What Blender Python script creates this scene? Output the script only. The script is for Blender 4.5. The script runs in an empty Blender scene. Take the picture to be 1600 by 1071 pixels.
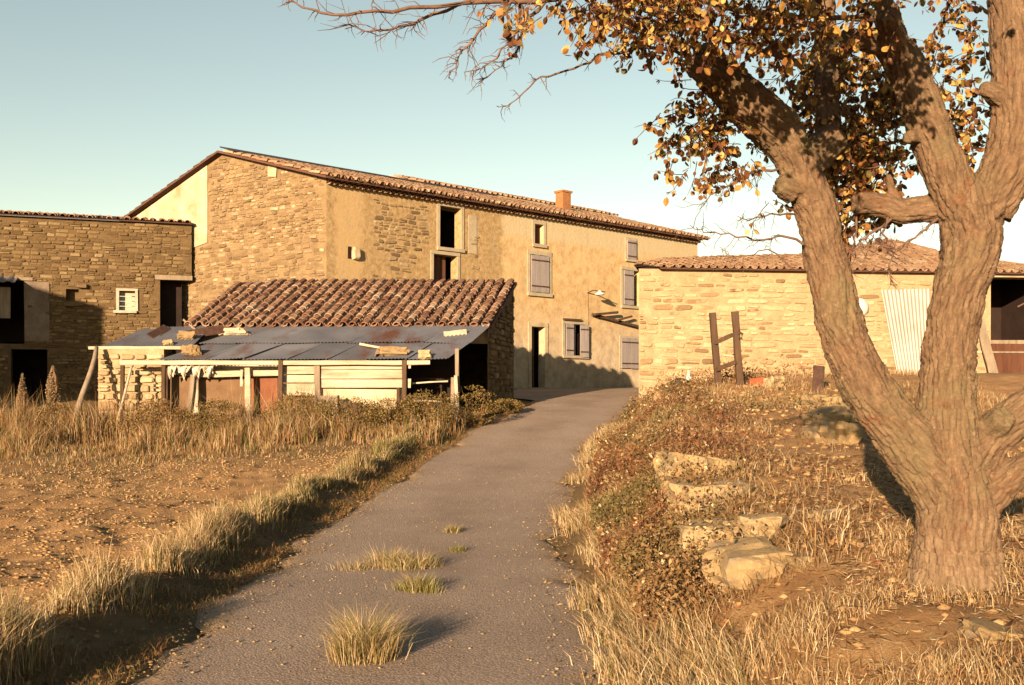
import bpy, math, random
import numpy as np
from mathutils import Vector, Matrix, noise as mnoise

random.seed(7)
rng = np.random.default_rng(7)
R = math.radians
scene = bpy.context.scene

# ------------------------------------------------------------------ camera
F = 1600.0; EYE = 1.7; HY = 610.0            # focal length in photo pixels, eye height, horizon row
cam = bpy.data.cameras.new('camera'); camo = bpy.data.objects.new('camera', cam)
scene.collection.objects.link(camo); scene.camera = camo
camo.location = (0, 0, EYE); camo.rotation_euler = (R(90), 0, 0)
cam.sensor_width = 36; cam.lens = 36; cam.shift_y = (HY - 535.5) / 1600
cam.clip_start = 0.05; cam.clip_end = 6000

# ------------------------------------------------------------------ world and sun
SUN_AZ, SUN_EL = 21.5, 11.5                  # light travels away from the camera, this many degrees to the right
w = bpy.data.worlds.new('World'); scene.world = w; w.use_nodes = True
nt = w.node_tree; nt.nodes.clear()
wo = nt.nodes.new('ShaderNodeOutputWorld'); bg = nt.nodes.new('ShaderNodeBackground')
sky = nt.nodes.new('ShaderNodeTexSky'); sky.sky_type = 'NISHITA'; sky.sun_disc = False
sky.sun_elevation = R(SUN_EL); sky.sun_rotation = R(180 + SUN_AZ)
sky.altitude = 300; sky.air_density = 1.0; sky.dust_density = 0.25; sky.ozone_density = 1.0
tint = nt.nodes.new('ShaderNodeMix'); tint.data_type = 'RGBA'; tint.blend_type = 'MULTIPLY'
tint.inputs[0].default_value = 1.0
tint.inputs[7].default_value = (1.22, 1.00, 0.725, 1)
nt.links.new(sky.outputs[0], tint.inputs[6]); nt.links.new(tint.outputs[2], bg.inputs[0])
bg.inputs[1].default_value = 0.06
nt.links.new(bg.outputs[0], wo.inputs[0])
sd = bpy.data.lights.new('sun', 'SUN'); so = bpy.data.objects.new('sun', sd)
scene.collection.objects.link(so)
sd.energy = 5.0; sd.angle = R(0.5); sd.color = (1.0, 0.70, 0.43)
ce = math.cos(R(SUN_EL))
SD = Vector((math.sin(R(SUN_AZ)) * ce, math.cos(R(SUN_AZ)) * ce, -math.sin(R(SUN_EL))))
so.rotation_euler = SD.to_track_quat('-Z', 'Y').to_euler()
so.location = (-10, -20, 12)
vs = scene.view_settings
vs.view_transform = 'Standard'; vs.look = 'None'; vs.exposure = 1.85; vs.gamma = 1.0
scene.render.engine = 'CYCLES'
scene.cycles.max_bounces = 6; scene.cycles.transparent_max_bounces = 6
scene.cycles.use_denoising = True

# ------------------------------------------------------------------ helpers
COL = scene.collection
def P(px, py, Y): return Vector(((px - 800) / F * Y, Y, EYE + (HY - py) / F * Y))
def ss(a, b, x):
    t = np.clip((np.asarray(x, float) - a) / (b - a), 0, 1); return t * t * (3 - 2 * t)
def smooth_curve(pts, lo=-60, hi=80, n=1401, k=25):
    xs = np.linspace(lo, hi, n); ys = np.interp(xs, [p[0] for p in pts], [p[1] for p in pts])
    ker = np.hanning(k + 2)[1:-1]; ker /= ker.sum()
    yp = np.pad(ys, k, mode='edge'); yc = np.convolve(yp, ker, 'same')[k:-k]
    return lambda y: np.interp(y, xs, yc)
GP = smooth_curve([(-60, -.6), (0, -.02), (10, 0), (14, .07), (17, .22), (21, .52), (25, .95), (29, 1.33), (33, 1.6), (37, 1.75), (45, 1.85), (80, 1.9)])
RC = smooth_curve([(-60, 0), (0, -.78), (6, -.84), (9.8, -.92), (13.9, -.76), (17, -.4), (20.9, .07), (24.6, .95), (29, 2.0), (33, 2.6), (40, 3.4), (80, 6)])
BH = smooth_curve([(-60, .3), (0, .42), (5, .5), (8, .62), (12, .85), (18, .9), (22, .85), (26, .7), (29, .42), (31, .2), (34, 0), (80, 0)])
def vnoise(x, y, s, seed=0.0):
    """cheap smooth value noise, vectorised"""
    x = np.asarray(x, float) * s + seed * 17.3; y = np.asarray(y, float) * s - seed * 9.1
    xi = np.floor(x); yi = np.floor(y); fx = x - xi; fy = y - yi
    fx = fx * fx * (3 - 2 * fx); fy = fy * fy * (3 - 2 * fy)
    def h(a, b): v = np.sin(a * 127.1 + b * 311.7 + seed * 3.7) * 43758.5453; return v - np.floor(v)
    return (h(xi, yi) * (1 - fx) + h(xi + 1, yi) * fx) * (1 - fy) + (h(xi, yi + 1) * (1 - fx) + h(xi + 1, yi + 1) * fx) * fy
def G0(x, y):
    x = np.asarray(x, float); y = np.asarray(y, float)
    d = x - RC(y); z = GP(y).copy() if hasattr(GP(y), 'copy') else GP(y)
    z = z + BH(y) * ss(.1 + 1.5, 1.5 + 1.6, d) + .012 * np.clip(d - 4, 0, 12) * ss(8, 16, y) + .30 * ss(2.6, 5, d) * ss(19, 26, y) * (1 - ss(45, 60, y))
    ver = (np.exp(-((d + 2.15) / .25) ** 2) * .08 + .10 * ss(1.65, 2.15, -d)) * (1 - ss(21, 26, y))
    z = z + ver - .28 * ss(3, 9, -d) * ss(12, 24, y) - .06 * ss(2.4, 3.4, -d) * (1 - ss(12, 24, y))
    return z
def G(x, y):
    x = np.asarray(x, float); y = np.asarray(y, float)
    d = x - RC(y); off = ss(1.45, 1.9, np.abs(d - 0))
    yard = ss(28.5, 30, y) * ss(-3.2, -2.2, d)
    off = off * (1 - yard)
    fld = ss(2.7, 3.6, -d) * (1 - ss(17, 21, y))
    z = G0(x, y) + off * ((vnoise(x, y, 1.1, 1) - .5) * .10 + (vnoise(x, y, 3.7, 2) - .5) * .05 + (vnoise(x, y, 9, 3) - .5) * .03)
    z = z + fld * ((vnoise(x, y, 6, 4) - .5) * .07 + (vnoise(x, y, 14, 5) - .5) * .05)
    return z
def Gs(x, y): return float(G(np.array([x]), np.array([y]))[0])
def hit(px, py, lo=3.0, hi=60.0):
    """where the sight line through a photo pixel meets the ground"""
    ys = np.linspace(lo, hi, 6000); xs = (px - 800) / F * ys; zs = EYE + (HY - py) / F * ys
    hitm = G(xs, ys) >= zs
    k = np.argmax(hitm) if hitm.any() else int(np.argmin(np.abs(ys - 27.5)))
    return Vector((xs[k], ys[k], float(G(xs[k:k + 1], ys[k:k + 1])[0])))

def link(o, parent=None):
    COL.objects.link(o)
    if parent is not None: o.parent = parent
    return o
def tag(o, label=None, cat=None, group=None, kind=None):
    if label: o['label'] = label
    if cat: o['category'] = cat
    if group: o['group'] = group
    if kind: o['kind'] = kind
    return o
def thing(name, loc, label, cat, group=None):
    o = bpy.data.objects.new(name, None); o.empty_display_size = .1; o.location = loc; COL.objects.link(o)
    return tag(o, label, cat, group)
def np_mesh(name, V, polys=None, quads=None, tris=None, mat=None, smooth=False, attrs=None):
    """mesh from numpy vertices and quads/tris index arrays"""
    me = bpy.data.meshes.new(name)
    V = np.asarray(V, np.float32).reshape(-1, 3)
    if polys is not None:
        me.from_pydata(V.tolist(), [], polys)
    else:
        q = np.zeros((0, 4), np.int32) if quads is None else np.asarray(quads, np.int32).reshape(-1, 4)
        t = np.zeros((0, 3), np.int32) if tris is None else np.asarray(tris, np.int32).reshape(-1, 3)
        me.vertices.add(len(V)); me.vertices.foreach_set('co', V.ravel())
        me.loops.add(q.size + t.size); me.loops.foreach_set('vertex_index', np.concatenate([q.ravel(), t.ravel()]).astype(np.int32))
        me.polygons.add(len(q) + len(t))
        st = np.concatenate([np.arange(len(q)) * 4, q.size + np.arange(len(t)) * 3]).astype(np.int32)
        me.polygons.foreach_set('loop_start', st)
    for k, a in (attrs or {}).items():
        a = np.asarray(a, np.float32)
        if a.ndim == 1:
            at = me.attributes.new(k, 'FLOAT', 'POINT'); at.data.foreach_set('value', a)
        elif a.shape[1] == 3:
            at = me.attributes.new(k, 'FLOAT_VECTOR', 'POINT'); at.data.foreach_set('vector', a.ravel())
        else:
            at = me.attributes.new(k, 'FLOAT_COLOR', 'POINT'); at.data.foreach_set('color', a.ravel())
    me.update(calc_edges=True)
    if smooth: me.polygons.foreach_set('use_smooth', np.ones(len(me.polygons), bool))
    if mat: me.materials.append(mat)
    me.validate()
    return me
def add(name, me, parent=None, loc=None):
    """mesh in world coordinates, as child of an unrotated parent"""
    o = bpy.data.objects.new(name, me); link(o, parent)
    if parent is not None:
        base = Vector(parent.location)
        q = parent.parent
        while q is not None: base += Vector(q.location); q = q.parent
        o.location = -base
    return o
class MB:
    def __init__(s): s.v = []; s.f = []
    def box(s, c, ax, dim, jit=0.0, ch=0.0):
        c = Vector(c); n = len(s.v); x, y, z = [Vector(a) for a in ax]
        for i in (-.5, .5):
            for j in (-.5, .5):
                for k in (-.5, .5):
                    p = c + x * (i * dim[0]) + y * (j * dim[1]) + z * (k * dim[2])
                    if jit: p += Vector((random.uniform(-jit, jit), random.uniform(-jit, jit), random.uniform(-jit, jit)))
                    s.v.append(p)
        s.f += [tuple(n + a for a in q) for q in ((0, 1, 3, 2), (4, 6, 7, 5), (0, 4, 5, 1), (2, 3, 7, 6), (0, 2, 6, 4), (1, 5, 7, 3))]
        return s
    def quad(s, *p):
        n = len(s.v); s.v += [Vector(q) for q in p]; s.f.append(tuple(range(n, n + len(p)))); return s
    def tube(s, pts, rad, sides=6, cap=True, jit=0.0):
        pts = [Vector(p) for p in pts]; n0 = len(s.v)
        if not hasattr(rad, '__len__'): rad = [rad] * len(pts)
        up = Vector((.3, .2, 1)).normalized()
        for i, p in enumerate(pts):
            t = (pts[min(i + 1, len(pts) - 1)] - pts[max(i - 1, 0)]).normalized()
            a = t.cross(up)
            if a.length < .05: a = t.cross(Vector((1, 0, .1)))
            a.normalize(); b = t.cross(a)
            for k in range(sides):
                th = 2 * math.pi * k / sides
                r = rad[i] * (1 + random.uniform(-jit, jit))
                s.v.append(p + a * (math.cos(th) * r) + b * (math.sin(th) * r))
        for i in range(len(pts) - 1):
            for k in range(sides):
                k2 = (k + 1) % sides
                s.f.append((n0 + i * sides + k, n0 + i * sides + k2, n0 + (i + 1) * sides + k2, n0 + (i + 1) * sides + k))
        if cap:
            s.f.append(tuple(n0 + k for k in range(sides))[::-1])
            s.f.append(tuple(n0 + (len(pts) - 1) * sides + k for k in range(sides)))
        return s
    def beam(s, p0, p1, wd, ht, jit=.004, side=None):
        p0 = Vector(p0); p1 = Vector(p1); t = (p1 - p0); L = t.length; t.normalize()
        a = Vector(side) if side else t.cross(Vector((0, 1, 0)))
        if a.length < .1: a = t.cross(Vector((1, 0, 0)))
        a = (a - t * a.dot(t)).normalized(); b = t.cross(a)
        n0 = len(s.v); seg = 4
        for i in range(seg + 1):
            p = p0 + t * (L * i / seg)
            wv = random.uniform(-jit, jit)
            for (u, v) in ((-1, -.75), (-.75, -1), (.75, -1), (1, -.75), (1, .75), (.75, 1), (-.75, 1), (-1, .75)):
                s.v.append(p + a * (u * wd / 2 + wv + random.uniform(-jit, jit)) + b * (v * ht / 2 + random.uniform(-jit, jit)))
        for i in range(seg):
            for k in range(8):
                s.f.append((n0 + i * 8 + k, n0 + i * 8 + (k + 1) % 8, n0 + i * 8 + 8 + (k + 1) % 8, n0 + i * 8 + 8 + k))
        s.f.append(tuple(n0 + k for k in range(8))[::-1]); s.f.append(tuple(n0 + seg * 8 + k for k in range(8)))
        return s
    def mesh(s, name, mat, smooth=False):
        me = bpy.data.meshes.new(name); me.from_pydata([tuple(v) for v in s.v], [], s.f); me.validate()
        if mat: me.materials.append(mat)
        if smooth: me.polygons.foreach_set('use_smooth', np.ones(len(me.polygons), bool))
        me.update(); return me
    def build(s, name, mat, parent=None, smooth=False): return add(name, s.mesh(name, mat, smooth), parent)

def pieces(name, variants, recs, mat, parent, limit=300, rest_name=None, prio=None, smooth=False):
    """recs: (variant, T(3), M 3x3 columns).  The first `limit` by prio become objects, the rest one stuff part."""
    n = len(recs)
    order = list(range(n)) if prio is None else sorted(range(n), key=lambda i: -prio[i])
    meshes = {}
    base = Vector((0, 0, 0)); q = parent
    while q is not None: base += Vector(q.location); q = q.parent
    for i in order[:limit]:
        vi, T, M = recs[i]
        if vi not in meshes:
            V, Fc = variants[vi]
            me = bpy.data.meshes.new(name); me.from_pydata([tuple(p) for p in V], [], Fc); me.materials.append(mat)
            if smooth: me.polygons.foreach_set('use_smooth', np.ones(len(me.polygons), bool))
            me.update(); meshes[vi] = me
        o = bpy.data.objects.new(name, meshes[vi])
        m4 = Matrix.Identity(4)
        for r_ in range(3):
            for c_ in range(3): m4[r_][c_] = M[r_][c_]
            m4[r_][3] = T[r_] - base[r_]
        link(o, parent); o.matrix_basis = m4
    rest = order[limit:]
    if rest:
        VV = []; FF = []; rn = []; off = 0
        for i in rest:
            vi, T, M = recs[i]; V, Fc = variants[vi]
            VV.append(np.asarray(V) @ np.asarray(M).T + np.asarray(T)); FF += [tuple(off + a for a in f) for f in Fc]
            rn.append(np.full(len(V), random.random())); off += len(V)
        me = np_mesh(rest_name or name, np.concatenate(VV), polys=FF, mat=mat, smooth=smooth, attrs={'rnd': np.concatenate(rn)})
        o = add(rest_name or name, me, parent); o['kind'] = 'stuff'

# ------------------------------------------------------------------ materials
def new_mat(name):
    m = bpy.data.materials.new(name); m.use_nodes = True
    n = m.node_tree; b = n.nodes['Principled BSDF']; b.inputs['Specular IOR Level'].default_value = .2
    return m, n, b
def N(n, t, **kw):
    x = n.nodes.new(t)
    for k, v in kw.items(): setattr(x, k, v)
    return x
ALB = 0.57                                   # real-world albedos: keep stone and soil below 0.4
def ramp(n, src, stops):
    r = N(n, 'ShaderNodeValToRGB'); e = r.color_ramp.elements
    while len(e) < len(stops): e.new(.5)
    for i, (p, c) in enumerate(stops):
        e[i].position = p; e[i].color = (c[0] * ALB, c[1] * ALB, c[2] * ALB, 1) if hasattr(c, '__len__') else (c, c, c, 1)
    n.links.new(src, r.inputs[0]); return r.outputs[0]
def tex(n, scale, detail=5, rough=.6, vec=None, kind='noise', dist=0.0):
    t = N(n, 'ShaderNodeTexNoise' if kind == 'noise' else 'ShaderNodeTexVoronoi')
    t.inputs['Scale'].default_value = scale
    if kind == 'noise':
        t.inputs['Detail'].default_value = detail; t.inputs['Roughness'].default_value = rough; t.inputs['Distortion'].default_value = dist
    n.links.new(vec if vec is not None else pos(n), t.inputs['Vector'])
    return t.outputs[0]
def pos(n):
    g = n.nodes.get('POS')
    if g is None: g = N(n, 'ShaderNodeNewGeometry'); g.name = 'POS'
    return g.outputs['Position']
def vscale(n, s, vec=None):
    m = N(n, 'ShaderNodeVectorMath', operation='MULTIPLY'); m.inputs[1].default_value = s
    n.links.new(vec if vec is not None else pos(n), m.inputs[0]); return m.outputs[0]
def mix(n, fac, a, b, mode='MIX'):
    m = N(n, 'ShaderNodeMix', data_type='RGBA', blend_type=mode)
    for s, v in ((0, fac), (6, a), (7, b)):
        if hasattr(v, 'node'): n.links.new(v, m.inputs[s])
        elif hasattr(v, '__len__'): m.inputs[s].default_value = (v[0] * ALB, v[1] * ALB, v[2] * ALB, 1)
        else: m.inputs[s].default_value = v
    return m.outputs[2]
def mth(n, op, a, b=None, c=None):
    m = N(n, 'ShaderNodeMath', operation=op)
    for i, v in enumerate((a, b, c)):
        if v is None: continue
        if hasattr(v, 'node'): n.links.new(v, m.inputs[i])
        else: m.inputs[i].default_value = v
    return m.outputs[0]
def bump(n, b, h, strength=.4, dist=.02):
    k = N(n, 'ShaderNodeBump'); k.inputs['Strength'].default_value = strength; k.inputs['Distance'].default_value = dist
    n.links.new(h, k.inputs['Height']); n.links.new(k.outputs[0], b.inputs['Normal'])
def rnd(n):
    oi = N(n, 'ShaderNodeObjectInfo'); at = N(n, 'ShaderNodeAttribute', attribute_name='rnd')
    return mth(n, 'FRACT', mth(n, 'ADD', oi.outputs['Random'], at.outputs['Fac']))
def piece_mat(name, stops, fine=30, lo=.72, hi=1.15, blot=None, bs=.5, bd=.012, rough=.92):
    m, n, b = new_mat(name)
    c = ramp(n, rnd(n), stops)
    c = mix(n, 1.0, c, ramp(n, tex(n, fine, 6, .65), [(.3, lo), (.7, hi)]), 'MULTIPLY')
    if blot:                                   # blot = (scale, colour, lo, hi)
        c = mix(n, ramp(n, tex(n, blot[0], 4), [(blot[2], 0.0), (blot[3], 1.0)]), c, blot[1])
    n.links.new(c, b.inputs['Base Color']); b.inputs['Roughness'].default_value = rough
    bump(n, b, tex(n, fine * 1.7, 6, .7), bs, bd); return m
def noise_mat(name, stops, scale=4, fine=40, lo=.8, hi=1.1, bs=.4, bd=.01, rough=.9, stretch=None):
    m, n, b = new_mat(name)
    v = vscale(n, stretch) if stretch else None
    c = ramp(n, tex(n, scale, 6, .6, v), stops)
    c = mix(n, 1.0, c, ramp(n, tex(n, fine, 5, .65, v), [(.3, lo), (.7, hi)]), 'MULTIPLY')
    n.links.new(c, b.inputs['Base Color']); b.inputs['Roughness'].default_value = rough
    bump(n, b, tex(n, fine, 6, .7, v), bs, bd); return m
def leaf_mat(name, attr='col', trans=.3, rough=.7):
    m, n, b = new_mat(name)
    a = N(n, 'ShaderNodeAttribute', attribute_name=attr)
    n.links.new(a.outputs['Color'], b.inputs['Base Color']); b.inputs['Roughness'].default_value = rough
    t = N(n, 'ShaderNodeBsdfTranslucent'); n.links.new(a.outputs['Color'], t.inputs[0])
    mx = N(n, 'ShaderNodeMixShader'); mx.inputs[0].default_value = trans
    n.links.new(b.outputs[0], mx.inputs[1]); n.links.new(t.outputs[0], mx.inputs[2])
    n.links.new(mx.outputs[0], n.nodes['Material Output'].inputs[0]); return m

MAT = {}
MAT['stone_left'] = piece_mat('brown_rubble', [(0, (.115, .075, .035)), (.35, (.16, .105, .048)), (.7, (.205, .14, .066)), (.93, (.25, .18, .09)), (1, (.31, .235, .13))], 22, blot=(1.3, (.12, .08, .035), .55, .85))
MAT['mortar_left'] = noise_mat('brown_mortar', [(.3, (.115, .076, .036)), (.7, (.20, .135, .064))], 3, 45, bs=.7, bd=.03)
MAT['stone_gable'] = piece_mat('ochre_rubble', [(0, (.17, .115, .062)), (.3, (.26, .18, .095)), (.65, (.325, .23, .125)), (.9, (.41, .305, .18)), (1, (.54, .43, .28))], 20, blot=(.8, (.19, .14, .085), .48, .72))
MAT['mortar_gable'] = noise_mat('ochre_mortar', [(.3, (.21, .145, .075)), (.7, (.37, .265, .145))], 2.2, 35, bs=.7, bd=.03)
MAT['stone_right'] = piece_mat('pale_rubble', [(0, (.21, .135, .075)), (.14, (.29, .195, .105)), (.32, (.40, .285, .16)), (.7, (.49, .365, .215)), (1, (.60, .48, .31))], 16, blot=(1.6, (.53, .405, .245), .52, .66))
MAT['mortar_right'] = noise_mat('pale_mortar', [(.3, (.40, .285, .16)), (.7, (.56, .43, .265))], 3, 30, bs=.8, bd=.03)
MAT['stone_block'] = piece_mat('fieldstone', [(0, (.34, .24, .12)), (.5, (.44, .32, .165)), (1, (.54, .42, .25))], 14, blot=(5, (.27, .21, .14), .5, .68), bs=.8, bd=.02)
MAT['plaster_pale'] = noise_mat('pale_lime_plaster', [(.28, (.38, .295, .18)), (.5, (.58, .475, .32)), (.72, (.72, .62, .45))], 1.5, 18, .85, 1.08, .4, .012)
MAT['limestone'] = noise_mat('grey_dressed_stone', [(.3, (.42, .36, .26)), (.7, (.56, .48, .34))], 4, 30, bs=.5)
MAT['tile'] = piece_mat('weathered_clay_tile', [(0, (.19, .092, .06)), (.3, (.29, .16, .10)), (.6, (.37, .22, .14)), (.85, (.44, .285, .19)), (.95, (.49, .34, .24)), (1, (.56, .43, .32))], 18, blot=(3, (.24, .165, .11), .52, .72), bs=.5, bd=.008)
MAT['tile_pale'] = piece_mat('sun_bleached_tile', [(0, (.27, .15, .085)), (.4, (.38, .23, .14)), (.8, (.45, .30, .19)), (1, (.5, .38, .25))], 12, blot=(2.5, (.28, .2, .12), .5, .75), bs=.5, bd=.01)
MAT['tile_dark'] = piece_mat('dark_tile_edge', [(0, (.06, .035, .03)), (1, (.14, .07, .05))], 15)
MAT['tar'] = noise_mat('tarred_sheet', [(.3, (.035, .03, .04)), (.7, (.07, .06, .07))], 3, 30, rough=.7)
MAT['brick'] = noise_mat('orange_brick', [(.3, (.36, .15, .06)), (.7, (.48, .23, .1))], 8, 40)
MAT['dark'] = noise_mat('interior_shade', [(.3, (.02, .012, .01)), (.7, (.04, .022, .016))], 2, 20)  # near-black base colour stands in for the shade inside openings
MAT['shutter'] = noise_mat('grey_painted_wood', [(.3, (.30, .27, .27)), (.7, (.40, .36, .35))], 6, 60, .8, 1.1, .3, .004, stretch=(1, 1, .15))
MAT['iron'] = noise_mat('rusty_iron', [(.3, (.05, .03, .025)), (.7, (.12, .06, .04))], 10, 60, rough=.8)
MAT['wood_dark'] = noise_mat('dark_old_wood', [(.3, (.07, .042, .026)), (.7, (.13, .08, .05))], 8, 60, stretch=(1, 1, .12))
MAT['wood_red'] = noise_mat('red_brown_boards', [(.3, (.09, .035, .02)), (.7, (.16, .07, .04))], 6, 50, stretch=(1, 1, .12))
MAT['wood_grey'] = noise_mat('weathered_grey_wood', [(.3, (.22, .17, .12)), (.7, (.38, .31, .23))], 8, 60, .75, 1.1, .5, .006, stretch=(1, 1, .12))
MAT['wood_pale'] = noise_mat('pale_planks', [(.28, (.36, .28, .19)), (.5, (.60, .50, .37)), (.75, (.72, .63, .49))], 5, 50, .72, 1.08, .4, .006, stretch=(.15, 1, 1))
MAT['panel_brown'] = noise_mat('brown_board', [(.3, (.17, .10, .055)), (.7, (.24, .15, .085))], 3, 40)
MAT['panel_red'] = noise_mat('rust_red_board', [(.3, (.22, .085, .045)), (.7, (.30, .13, .07))], 3, 40)
MAT['plastic'] = noise_mat('torn_plastic_sheeting', [(.3, (.55, .48, .38)), (.7, (.75, .68, .56))], 4, 25, rough=.45)
MAT['white'] = noise_mat('white_enamel', [(.3, (.72, .70, .66)), (.7, (.8, .78, .74))], 5, 40, rough=.35)
MAT['plaster_shaded'] = noise_mat('shade_toned_plaster', [(.3, (.15, .115, .085)), (.7, (.27, .21, .155))], 2.5, 25)  # pale plaster darkened in its colour to look shaded
MAT['frame_grey'] = noise_mat('weathered_white_paint', [(.3, (.42, .37, .30)), (.7, (.6, .54, .45))], 6, 40)
MAT['rubber'] = noise_mat('tyre_rubber', [(.3, (.03, .025, .022)), (.7, (.07, .055, .045))], 12, 60, rough=.8)
MAT['terracotta'] = noise_mat('terracotta_pot', [(.3, (.32, .08, .035)), (.7, (.42, .13, .06))], 8, 40)

def metal_mat(name, base, rust, lo=.55, hi=.72):
    m, n, b = new_mat(name)
    f = ramp(n, tex(n, 1.5, 5, .62, vscale(n, (.7, .35, .5))), [(lo, 0.0), (hi, 1.0)])
    c = mix(n, 1.0, base, ramp(n, tex(n, 1.0, 4), [(.3, .75), (.7, 1.15)]), 'MULTIPLY')
    oi = ramp(n, rnd(n), [(0, .8), (1, 1.15)])
    c = mix(n, 1.0, c, oi, 'MULTIPLY')
    c = mix(n, f, c, ramp(n, tex(n, 12, 5), [(.3, [x * .7 for x in rust]), (.7, rust)]))
    n.links.new(c, b.inputs['Base Color']); b.inputs['Roughness'].default_value = .55; b.inputs['Metallic'].default_value = .25
    return m
MAT['zinc'] = metal_mat('galvanised_sheet', (.21, .22, .26), (.19, .09, .06), .53, .68)
MAT['zinc_pale'] = metal_mat('pale_galvanised_sheet', (.44, .40, .36), (.33, .27, .21), .55, .8)

# facade render: ochre coat, pale band under the eaves, grey lower coat
HP0 = Vector((-5.80, 32.0, 0)); HP1 = Vector((8.14, 44.9, 0)); HU = (HP1 - HP0).normalized(); HL = (HP1 - HP0).length
HN = Vector((HU.y, -HU.x, 0))
def facade_mat():
    m, n, b = new_mat('facade_render')
    sub = N(n, 'ShaderNodeVectorMath', operation='SUBTRACT'); n.links.new(pos(n), sub.inputs[0]); sub.inputs[1].default_value = HP0
    dt = N(n, 'ShaderNodeVectorMath', operation='DOT_PRODUCT'); n.links.new(sub.outputs[0], dt.inputs[0]); dt.inputs[1].default_value = HU
    tau = dt.outputs['Value']
    sx = N(n, 'ShaderNodeSeparateXYZ'); n.links.new(pos(n), sx.inputs[0]); z = sx.outputs[2]
    n1 = tex(n, .9, 5, .6); n2 = tex(n, 3.0, 6, .65); n3 = tex(n, 3.2, 5, .6, vscale(n, (1, 1, .25)))
    och = ramp(n, n2, [(.25, (.46, .31, .15)), (.45, (.62, .44, .225)), (.6, (.70, .53, .29)), (.75, (.60, .46, .27))])
    gry = ramp(n, n2, [(.25, (.38, .31, .22)), (.5, (.60, .49, .34)), (.75, (.76, .66, .48))])
    brn = ramp(n, tex(n, 7, 5, .7), [(.3, (.30, .20, .095)), (.5, (.44, .31, .155)), (.7, (.58, .44, .24))])
    zz = mth(n, 'ADD', z, mth(n, 'MULTIPLY', mth(n, 'SUBTRACT', n1, .5), 2.6))
    c = mix(n, ramp(n, mth(n, 'MULTIPLY', mth(n, 'SUBTRACT', zz, 3.0), .45), [(0.0, 0.0), (1.0, 1.0)]), gry, och)
    band = mth(n, 'ADD', z, mth(n, 'MULTIPLY', mth(n, 'SUBTRACT', n2, .5), .25))
    pale = mix(n, n3, (.56, .46, .28), (.68, .58, .38))
    c = mix(n, ramp(n, mth(n, 'MULTIPLY', mth(n, 'SUBTRACT', band, 7.2), 4.0), [(.0, 0.0), (1.0, 1.0)]), c, pale)
    tn = mth(n, 'ADD', tau, mth(n, 'MULTIPLY', mth(n, 'SUBTRACT', n2, .5), .9))
    left = ramp(n, mth(n, 'MULTIPLY', mth(n, 'SUBTRACT', 7.6, tn), 3.0), [(0.0, 0.0), (1.0, 1.0)])
    c = mix(n, left, c, brn)
    smoothband = mth(n, 'MULTIPLY', ramp(n, mth(n, 'MULTIPLY', mth(n, 'SUBTRACT', tn, .25), 6), [(0, 0.0), (1, 1.0)]), ramp(n, mth(n, 'MULTIPLY', mth(n, 'SUBTRACT', 1.45, tn), 5), [(0, 0.0), (1, 1.0)]))
    c = mix(n, mth(n, 'MULTIPLY', smoothband, .8), c, (.58, .42, .22))
    c = mix(n, mth(n, 'MULTIPLY', ramp(n, n3, [(.56, 0.0), (.8, 1.0)]), .6), c, (.36, .32, .25))
    c = mix(n, 1.0, c, ramp(n, tex(n, 45, 5, .7), [(.3, .82), (.7, 1.1)]), 'MULTIPLY')
    n.links.new(c, b.inputs['Base Color']); b.inputs['Roughness'].default_value = .95
    bump(n, b, tex(n, 9, 8, .7), .45, .035); return m
MAT['facade'] = facade_mat()

# ground: field soil on one side, dusty bank on the other, dry turf elsewhere (attribute zone)
def ground_mat():
    m, n, b = new_mat('ground_soil')
    a = N(n, 'ShaderNodeAttribute', attribute_name='zone'); sx = N(n, 'ShaderNodeSeparateColor'); n.links.new(a.outputs['Color'], sx.inputs[0])
    fld = ramp(n, tex(n, 5, 6, .7), [(.25, (.34, .19, .085)), (.5, (.56, .335, .155)), (.75, (.72, .465, .24))])
    dry = ramp(n, tex(n, 2.2, 6, .7), [(.25, (.17, .10, .045)), (.5, (.30, .19, .085)), (.75, (.44, .31, .15))])
    red = ramp(n, tex(n, 3.0, 6, .7), [(.25, (.34, .165, .065)), (.5, (.56, .32, .14)), (.75, (.72, .48, .24))])
    c = mix(n, sx.outputs[0], dry, fld); c = mix(n, sx.outputs[1], c, red)
    c = mix(n, 1.0, c, ramp(n, tex(n, 60, 5, .7), [(.3, .75), (.7, 1.15)]), 'MULTIPLY')
    n.links.new(c, b.inputs['Base Color']); b.inputs['Roughness'].default_value = .97
    bump(n, b, mth(n, 'ADD', tex(n, 26, 8, .75), tex(n, 90, 4, .7)), 1.0, .035); return m
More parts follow.
